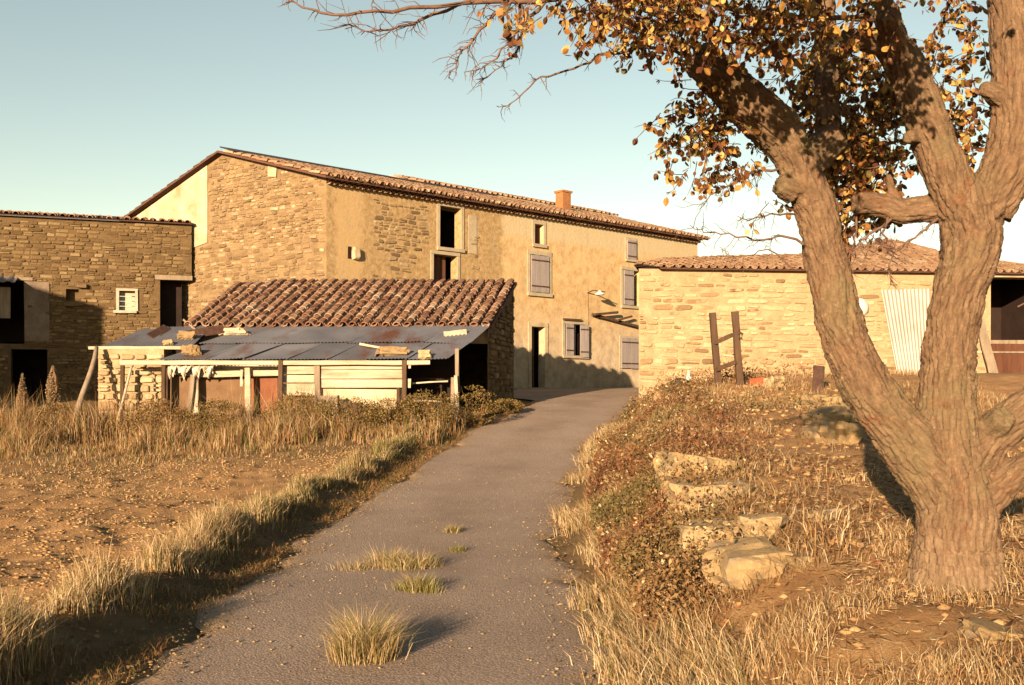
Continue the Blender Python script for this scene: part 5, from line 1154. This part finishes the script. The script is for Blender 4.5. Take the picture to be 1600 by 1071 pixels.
# ------------------------------------------------------------------ the old forked tree
TY = 6.2
tb = hit(1490, 912); TY = 6.2
tree = thing('pear_tree', (P(1490, 910, TY).x, TY, Gs(P(1490, 910, TY).x, TY)), 'old forked tree with furrowed bark and yellow brown autumn leaves', 'tree')
LIMBS = [  # lists of (px, py, depth, radius px)
    [(1494, 985, 6.2, 98), (1493, 925, 6.2, 82), (1493, 860, 6.2, 71), (1493, 800, 6.2, 67), (1490, 755, 6.2, 62), (1487, 715, 6.2, 48), (1483, 675, 6.2, 30)],
    [(1482, 785, 6.2, 62), (1455, 738, 6.2, 62), (1420, 692, 6.2, 57), (1378, 640, 6.18, 50), (1342, 585, 6.16, 48), (1316, 520, 6.15, 45), (1299, 450, 6.15, 42), (1285, 385, 6.15, 40), (1275, 330, 6.15, 40), (1254, 280, 6.13, 39), (1236, 240, 6.1, 38), (1212, 203, 6.08, 48), (1174, 168, 6.02, 45), (1137, 132, 5.95, 41), (1104, 103, 5.9, 38), (1084, 88, 5.88, 32)],
    [(1250, 268, 6.25, 34), (1290, 228, 6.35, 34), (1308, 214, 6.38, 32)],
    [(1240, 300, 6.1, 26), (1216, 288, 6.05, 20)],
    [(1489, 790, 6.2, 72), (1484, 735, 6.2, 67), (1480, 680, 6.2, 60), (1479, 610, 6.2, 52), (1487, 510, 6.18, 48), (1503, 435, 6.16, 49), (1517, 375, 6.15, 55), (1516, 325, 6.15, 58)],
    [(1502, 325, 6.15, 46), (1480, 275, 6.12, 41), (1462, 230, 6.1, 40), (1444, 180, 6.1, 39), (1427, 130, 6.08, 36), (1408, 92, 6.05, 35), (1388, 66, 6.0, 31)],
    [(1398, 70, 6.0, 26), (1360, 64, 5.95, 23), (1316, 60, 5.9, 18)],
    [(1402, 80, 6.0, 28), (1388, 35, 5.8, 26), (1383, 15, 5.7, 25)],
    [(1425, 215, 6.05, 16), (1419, 214, 6.0, 13)],
    [(1540, 330, 6.15, 52), (1572, 272, 6.1, 50), (1590, 205, 6.08, 52), (1590, 130, 6.08, 46), (1584, 60, 6.1, 43), (1578, -20, 6.1, 41), (1570, -120, 6.1, 37), (1540, -240, 6.1, 30), (1500, -380, 6.0, 20)],
    [(1560, 150, 6.05, 24), (1536, 137, 6.0, 13)],
    [(1296, 260, 6.5, 26), (1292, 150, 6.6, 25), (1290, 60, 6.6, 22), (1286, -40, 6.6, 20), (1280, -160, 6.5, 17), (1270, -300, 6.4, 12)],
    [(1480, 326, 6.2, 30), (1440, 327, 6.25, 25), (1405, 331, 6.28, 25), (1370, 320, 6.28, 24), (1338, 318, 6.25, 22)],
    [(1402, 318, 6.28, 12), (1392, 292, 6.26, 9), (1388, 272, 6.24, 7)],
    [(1500, 735, 6.2, 58), (1548, 684, 6.18, 43), (1600, 642, 6.15, 38), (1690, 586, 6.1, 34), (1800, 520, 6.0, 30), (1900, 440, 5.9, 24)],
    [(1515, 800, 6.2, 50), (1566, 757, 6.12, 31), (1606, 728, 6.05, 29), (1690, 694, 5.9, 27), (1790, 640, 5.8, 24)],
    [(1555, 665, 6.1, 30), (1571, 651, 6.0, 22)],
    [(1440, 960, 6.1, 30), (1465, 900, 6.15, 40), (1480, 850, 6.2, 50)], [(1560, 975, 6.15, 32), (1530, 900, 6.2, 40), (1515, 850, 6.2, 50)],
]
segs = []
mb = MB()
for li, limb in enumerate(LIMBS):
    pts = [P(a, b, c) for a, b, c, _ in limb]; rad = [r_ / F * c * (.92 if li in (0, 17, 18) else .82) for _, _, c, r_ in limb]
    # resample smoothly
    fine = []; fr_ = []
    for i in range(len(pts) - 1):
        p0_, p1_, p2_, p3_ = pts[max(i - 1, 0)], pts[i], pts[i + 1], pts[min(i + 2, len(pts) - 1)]
        for t in np.linspace(0, 1, 5)[:-1]:
            fine.append(.5 * ((2 * p1_) + (p2_ - p0_) * t + (2 * p0_ - 5 * p1_ + 4 * p2_ - p3_) * t * t + (3 * p1_ - p0_ - 3 * p2_ + p3_) * t ** 3)); fr_.append(rad[i] * (1 - t) + rad[i + 1] * t)
    fine.append(pts[-1]); fr_.append(rad[-1])
    mb.tube(fine, fr_, 14, True)
    acc = {1: .853, 4: .853, 14: .97, 15: .72}.get(li, 0)
    for i in range(len(fine) - 1):
        segs.append((fine[i], fine[i + 1], fr_[i], fr_[i + 1], acc)); acc += (fine[i + 1] - fine[i]).length
raw = mb.mesh('trunk_raw', None); ro = bpy.data.objects.new('trunk_raw', raw); COL.objects.link(ro)
md = ro.modifiers.new('remesh', 'REMESH'); md.mode = 'VOXEL'; md.voxel_size = .0095
sm = ro.modifiers.new('smooth', 'SMOOTH'); sm.iterations = 8; sm.factor = .5
dg = bpy.context.evaluated_depsgraph_get(); ev_ = ro.evaluated_get(dg); tm = bpy.data.meshes.new_from_object(ev_)
bpy.data.objects.remove(ro)
nv = len(tm.vertices); co = np.empty(nv * 3, np.float32); tm.vertices.foreach_get('co', co); co = co.reshape(-1, 3).astype(float)
nr = np.empty(nv * 3, np.float32); tm.vertices.foreach_get('normal', nr); nr = nr.reshape(-1, 3)
best = np.full(nv, 1e9); bt = np.zeros(nv); bth = np.zeros(nv); bR = np.ones(nv)
for k, (a, b, ra, rb, acc) in enumerate(segs):
    a_ = np.array(a); d_ = np.array(b) - a_; L_ = np.linalg.norm(d_); d_ = d_ / L_
    t = np.clip((co - a_) @ d_, 0, L_); rel = co - a_ - t[:, None] * d_; dist = np.linalg.norm(rel, axis=1); r_ = ra + (rb - ra) * t / L_
    sc = dist / r_; m_ = sc < best
    f = np.array([0, -1.0, 0]); f = f - d_ * (f @ d_); f /= np.linalg.norm(f); e = np.cross(d_, f)
    best[m_] = sc[m_]; bt[m_] = (acc + t)[m_]; bth[m_] = np.arctan2(rel @ e, rel @ f)[m_]; bR[m_] = r_[m_]
tw = np.array([mnoise.noise(Vector((p[0] * 3.0, p[1] * 3.0, p[2] * 3.0))) for p in co])
u_ = bth * bR + tw * .05; v_ = bt + tw * .1
def nz(u, v, su, sv, o): return np.array([mnoise.noise(Vector((a * su, b * sv, o))) for a, b in zip(u, v)])
n1 = nz(u_, v_, 34, 6.0, 3.1); n2 = nz(u_, v_, 62, 17, 9.7); n3 = nz(u_, v_, 7, 2.2, 1.3)
fis = np.clip(1 - np.abs(n1) * 3.0, 0, 1) ** 1.2; fis2 = np.clip(1 - np.abs(n2) * 3.2, 0, 1)
wu, wv = u_ + .012 * n2 + .02 * n3, v_ + .05 * n1
vor = [mnoise.voronoi(Vector((a * 27, b * 3.6, .7)))[0] for a, b in zip(wu, wv)]; vor = np.array([q_[1] - q_[0] for q_ in vor])
vor2 = [mnoise.voronoi(Vector((a * 58, b * 9, 4.7)))[0] for a, b in zip(wu, wv)]; vor2 = np.array([q_[1] - q_[0] for q_ in vor2])
crk = np.clip(1 - vor * 3.4, 0, 1) ** 1.4; crk2 = np.clip(1 - vor2 * 3.0, 0, 1)
lump = np.array([mnoise.noise(Vector((p[0] * 6, p[1] * 6, p[2] * 6))) for p in co])
amp = np.clip(bR / .16, .35, 1.1)
disp = amp * (-.022 * crk - .010 * crk2 - .006 * fis + .008 * n3 + .004 * n2 + .010 * lump + .008)
co2 = co + nr * disp[:, None]
tm.vertices.foreach_set('co', co2.astype(np.float32).ravel())
at = tm.attributes.new('bark', 'FLOAT_VECTOR', 'POINT'); at.data.foreach_set('vector', np.stack([u_, v_, tw], 1).astype(np.float32).ravel())
tm.update()
def bark_mat():
    m, n, b = new_mat('furrowed_bark')
    a = N(n, 'ShaderNodeAttribute', attribute_name='bark')
    v = vscale(n, (34, 8, 3), a.outputs['Vector'])
    c = ramp(n, tex(n, 1.0, 5, .65, v), [(.25, (.095, .055, .032)), (.5, (.19, .122, .072)), (.75, (.31, .212, .13))])
    c = mix(n, ramp(n, tex(n, 2.2, 5, .65), [(.50, 0.0), (.68, .75)]), c, (.185, .15, .08))
    c = mix(n, ramp(n, tex(n, 7, 5, .7), [(.56, 0.0), (.70, .7)]), c, (.20, .085, .04))
    c = mix(n, ramp(n, tex(n, 16, 5, .7), [(.62, 0.0), (.70, .7)]), c, (.36, .28, .18))
    sz_ = N(n, 'ShaderNodeSeparateXYZ'); n.links.new(pos(n), sz_.inputs[0])
    worn = mth(n, 'ADD', sz_.outputs[2], mth(n, 'MULTIPLY', mth(n, 'SUBTRACT', tex(n, 5, 5, .6), .5), 1.3))
    c = mix(n, ramp(n, worn, [(.4, .5), (1.7, 0.0)]), c, ramp(n, tex(n, 1.0, 5, .65, v), [(.3, (.20, .135, .085)), (.7, (.43, .325, .215))]))
    c = mix(n, 1.0, c, ramp(n, tex(n, 70, 5, .7), [(.3, .75), (.7, 1.15)]), 'MULTIPLY')
    n.links.new(c, b.inputs['Base Color']); b.inputs['Roughness'].default_value = .95
    bump(n, b, mth(n, 'ADD', tex(n, 2.4, 6, .7, v), tex(n, 90, 5, .7)), .6, .012); return m
MAT['bark'] = bark_mat(); tm.materials.clear(); tm.materials.append(MAT['bark'])
tm.polygons.foreach_set('use_smooth', np.ones(len(tm.polygons), bool))
add('trunk', tm, tree)
MAT['twig'] = noise_mat('twig_bark', [(.3, (.13, .075, .055)), (.7, (.24, .15, .11))], 20, 60)
# branches drawn where the photograph shows them; short side twigs grow from each
def twigs_from(mb, pts, r0, r, n, length, droop=.0):
    for _ in range(n):
        i = r.randrange(len(pts) - 1); t = r.random(); p = pts[i].lerp(pts[i + 1], t); d_ = (pts[i + 1] - pts[i]).normalized()
        s_ = Vector((r.uniform(-1, 1), r.uniform(-1, 1), r.uniform(-1, 1))); s_ = (s_ - d_ * s_.dot(d_) * .6 + d_ * .5 - ZUP * droop).normalized()
        L_ = length * r.uniform(.3, 1.2); q_ = [p]
        for k in range(3):
            s_ = (s_ + Vector((r.uniform(-.65, .65), r.uniform(-.65, .65), r.uniform(-.7, .5)))).normalized(); q_.append(q_[-1] + s_ * L_ / 3)
        mb.tube(q_, [r0, r0 * .8, r0 * .6, r0 * .3], 4, False)
        if r.random() < .5:
            s2 = (s_ + Vector((r.uniform(-1, 1), r.uniform(-1, 1), r.uniform(-1, 1)))).normalized(); mb.tube([q_[1], q_[1] + s2 * L_ * .25, q_[1] + s2 * L_ * .45], [r0 * .6, r0 * .5, r0 * .25], 3, False)
BR = [  # (points px,py,Y), start radius m, end radius, side twigs, twig length
    ([(1270, 40, 6.4), (1190, 20, 6.2), (1080, 0, 6.0), (960, -8, 5.8), (860, 0, 5.6), (760, 3, 5.5), (640, 12, 5.4), (560, 20, 5.3), (500, 20, 5.3), (472, 12, 5.3), (448, -2, 5.3)], .020, .003, 30, .17),
    ([(1150, -40, 6.1), (950, -45, 5.8), (800, -20, 5.6), (715, 8, 5.5), (660, 30, 5.5), (610, 47, 5.4), (575, 50, 5.4), (545, 38, 5.4)], .016, .0025, 28, .17),
    ([(900, -60, 5.7), (825, -25, 5.6), (772, 22, 5.5), (740, 62, 5.5), (714, 95, 5.5), (701, 123, 5.5)], .014, .002, 26, .13),
    ([(930, -50, 5.7), (868, -15, 5.6), (822, 30, 5.6), (792, 70, 5.5), (765, 98, 5.5), (725, 113, 5.5)], .012, .002, 22, .12),
    ([(830, -60, 5.6), (812, -5, 5.6), (816, 50, 5.6), (806, 82, 5.6), (784, 104, 5.6), (750, 127, 5.6)], .012, .002, 20, .12),
    ([(1090, 92, 5.9), (1030, 76, 5.85), (985, 78, 5.8), (935, 86, 5.8), (922, 98, 5.8), (880, 112, 5.8), (845, 120, 5.8), (818, 145, 5.8), (796, 163, 5.8), (776, 166, 5.8)], .011, .002, 12, .11),
    ([(1255, 382, 6.1), (1215, 368, 6.05), (1178, 376, 6.0), (1140, 365, 6.0), (1100, 364, 6.0), (1078, 352, 6.0)], .008, .002, 16, .16),
    ([(1240, 335, 6.1), (1205, 334, 6.0), (1170, 345, 6.0), (1152, 338, 6.0)], .007, .002, 10, .12),
    ([(1225, 262, 6.1), (1175, 270, 6.0), (1140, 290, 5.95), (1110, 305, 5.9), (1092, 328, 5.9)], .009, .002, 14, .15),
    ([(1238, 420, 6.1), (1200, 390, 6.05), (1165, 400, 6.0), (1120, 400, 6.0)], .005, .0015, 8, .12),
    ([(1475, 335, 6.2), (1452, 352, 6.15), (1430, 372, 6.1), (1400, 390, 6.1), (1370, 378, 6.1), (1350, 388, 6.1)], .010, .002, 16, .14),
    ([(1388, 338, 6.25), (1378, 365, 6.2), (1396, 395, 6.15), (1388, 425, 6.1), (1392, 445, 6.1)], .009, .002, 14, .13),
    ([(1395, 340, 6.25), (1370, 360, 6.2), (1345, 375, 6.2), (1328, 395, 6.2), (1318, 425, 6.2)], .011, .002, 18, .14),
    ([(1338, 338, 6.3), (1335, 370, 6.3), (1330, 400, 6.3), (1326, 440, 6.3)], .008, .002, 14, .14),
    ([(1250, 100, 6.1), (1205, 82, 5.8), (1160, 68, 5.6), (1120, 45, 5.5), (1070, 36, 5.4), (1010, 28, 5.3), (960, 35, 5.2)], .022, .004, 14, .15),
    ([(1205, 82, 5.8), (1200, 50, 5.7), (1175, 20, 5.6), (1160, -20, 5.6)], .012, .003, 8, .12),
    ([(1380, 30, 5.8), (1320, 28, 5.7), (1260, 26, 5.6), (1200, 30, 5.5), (1140, 20, 5.4)], .018, .004, 12, .14),
    ([(1590, 480, 6.3), (1620, 470, 6.3), (1660, 440, 6.3)], .006, .002, 6, .1),
]
rb_ = random.Random(77)
for pts, r0, r1, nt_, tl in BR:
    pp = []
    W = [P(a, b, c) for a, b, c in pts]
    for i in range(len(W) - 1):
        for t in (0, .33, .66): pp.append(W[i].lerp(W[i + 1], t) + Vector((rb_.uniform(-1, 1), rb_.uniform(-1, 1), rb_.uniform(-1, 1))) * (.012 if t else 0))
    pp.append(W[-1]); mb = MB(); mb.tube(pp, list(np.linspace(r0, r1, len(pp))), 6, False, jit=.08)
    twigs_from(mb, pp[2:], .0030 if r0 > .01 else .0022, rb_, int(nt_ * 1.9), tl * 1.15); mb.build('branch', MAT['twig'], tree, True)
# leaves hang in sprays along twigs
def leaf_variants(k, seed):
    r = random.Random(seed); out = []
    for _ in range(k):
        c = r.uniform(.05, .35); s = r.uniform(.85, 1.15); cu = r.uniform(-.25, .25)
        V = [(0, 0, 0), (-.30 * s, .28, c * .3), (-.36 * s, .55, c * .3 + cu * .2), (-.22 * s, .82, c * .2 + cu * .6), (0, 1.0, cu), (.22 * s, .82, c * .2 + cu * .6), (.36 * s, .55, c * .3 + cu * .2), (.30 * s, .28, c * .3), (0, .5, cu * .25)]
        out.append((V, [(8, i, i + 1) for i in range(0, 7)] + [(8, 7, 0)]))
    return out
LV = leaf_variants(10, 9)
def leafpiece_mat():
    m, n, b = new_mat('pear_leaf')
    c = ramp(n, rnd(n), [(0, (.10, .035, .018)), (.3, (.20, .08, .028)), (.50, (.38, .18, .045)), (.68, (.62, .37, .09)), (.85, (.76, .53, .19)), (.92, (.26, .20, .05)), (1, (.17, .15, .05))])
    c = mix(n, 1.0, c, ramp(n, tex(n, 60, 4), [(.3, .75), (.7, 1.1)]), 'MULTIPLY')
    n.links.new(c, b.inputs['Base Color']); b.inputs['Roughness'].default_value = .5
    t = N(n, 'ShaderNodeBsdfTranslucent'); n.links.new(c, t.inputs[0]); mx = N(n, 'ShaderNodeMixShader'); mx.inputs[0].default_value = .22
    n.links.new(b.outputs[0], mx.inputs[1]); n.links.new(t.outputs[0], mx.inputs[2]); n.links.new(mx.outputs[0], n.nodes['Material Output'].inputs[0]); return m
MAT['pear_leaf'] = leafpiece_mat()
lr_ = random.Random(123); recs = []; pr = []; tmb = MB()
def spray(p, d_, n, L_, size):
    """a twig with n leaves"""
    q_ = [p]; dd = d_.normalized()
    for k in range(4):
        dd = (dd + Vector((lr_.uniform(-.4, .4), lr_.uniform(-.4, .4), lr_.uniform(-.5, .25)))).normalized(); q_.append(q_[-1] + dd * L_ / 4)
    tmb.tube(q_, [.0035, .003, .0025, .002, .0012], 3, False)
    for k in range(n):
        i = lr_.randrange(4); b = q_[i].lerp(q_[i + 1], lr_.random())
        Yv = Vector((lr_.gauss(0, .6), lr_.gauss(0, .6), -.8 + lr_.gauss(0, .55))).normalized()
        X = Yv.cross(Vector((lr_.gauss(0, 1), lr_.gauss(0, 1), lr_.gauss(0, .5)))).normalized(); Z = X.cross(Yv); s = size * lr_.uniform(.5, 1.15)
        b = b + Yv * .012
        recs.append((lr_.randrange(10), b, [[X[j] * s, Yv[j] * s, Z[j] * s] for j in range(3)]))
        px_, py_ = 800 + b.x / b.y * F, HY - (b.z - EYE) / b.y * F
        pr.append((s / b.y) if (0 < px_ < 1600 and -5 < py_ < 1071) else 0)
def cluster(cx, cy, rx, ry, Y0, Y1, n, per=9, size=.052, L_=.2, gap=.0, ang=0.0):
    c_, s_ = math.cos(ang), math.sin(ang); k = 0
    while k < n:
        a, b = lr_.uniform(-1, 1), lr_.uniform(-1, 1)
        if a * a + b * b > 1: continue
        px, py = cx + a * rx * c_ - b * ry * s_, cy + a * rx * s_ + b * ry * c_
        k += 1
        if float(vnoise(px, py, .016, 61)) < gap: continue
        spray(P(px, py, lr_.uniform(Y0, Y1)), Vector((lr_.gauss(-.2, .7), lr_.gauss(0, .6), lr_.gauss(-.3, .6))), max(3, int(per * lr_.uniform(.6, 1.4))), L_ * lr_.uniform(.6, 1.2), size)
cluster(890, 8, 110, 32, 4.9, 5.8, 28, 7, .049); cluster(1010, 25, 120, 48, 4.9, 5.9, 105, 9, .049); cluster(1140, 18, 150, 55, 5.0, 6.0, 115, 9, .050); cluster(1290, 25, 120, 60, 5.0, 6.0, 60, 8)
cluster(1000, -70, 260, 60, 4.8, 6.2, 60, 8); cluster(1300, -90, 260, 90, 4.8, 6.4, 90, 8)
cluster(785, 30, 22, 14, 5.4, 5.6, 2, 5, .07, .1); cluster(1090, 170, 62, 62, 5.8, 6.3, 42, 10, .05); cluster(1110, 235, 78, 50, 5.8, 6.4, 44, 10, .05); cluster(1175, 290, 40, 42, 5.8, 6.3, 8, 8, .05)
cluster(1330, 150, 85, 110, 6.4, 7.4, 240, 12, .055); cluster(1345, 270, 75, 75, 6.4, 7.2, 95, 12, .058); cluster(1390, 250, 40, 50, 6.2, 6.5, 8, 8, .05); cluster(1310, 290, 30, 55, 6.45, 7.0, 40, 12, .058)
cluster(1490, 90, 52, 120, 6.5, 7.6, 60, 10, .058, gap=.25); cluster(1505, 230, 30, 85, 6.5, 7.4, 34, 10, .058); cluster(1230, 150, 40, 60, 6.4, 7.0, 30, 10)
# the crown above the picture; first cluster added unseen to shade the fork leaves
cluster(1290, -135, 190, 100, 4.4, 5.3, 190, 10); cluster(1250, -330, 420, 200, 4.2, 6.6, 200, 9); cluster(1150, -150, 330, 110, 3.8, 5.2, 110, 9); cluster(1500, -250, 250, 200, 5.0, 7.0, 60, 9)
pieces('leaf', LV, recs, MAT['pear_leaf'], tree, 300, 'crown', pr)
o = tmb.build('twigs', MAT['twig'], tree, True); o['kind'] = 'stuff'
# hanging brown fruit clusters
for k, (px, py) in enumerate(((795, 56), (801, 63), (804, 68), (798, 70), (790, 55))):
    mb = MB(); c = P(px, py, 5.5); pts = [c + ZUP * (.018 * math.cos(math.pi * t)) for t in np.linspace(0, 1, 6)]; mb.tube(pts, [.003, .011, .016, .016, .011, .003], 8); mb.build('fruit', MAT['wood_red'], tree, True)
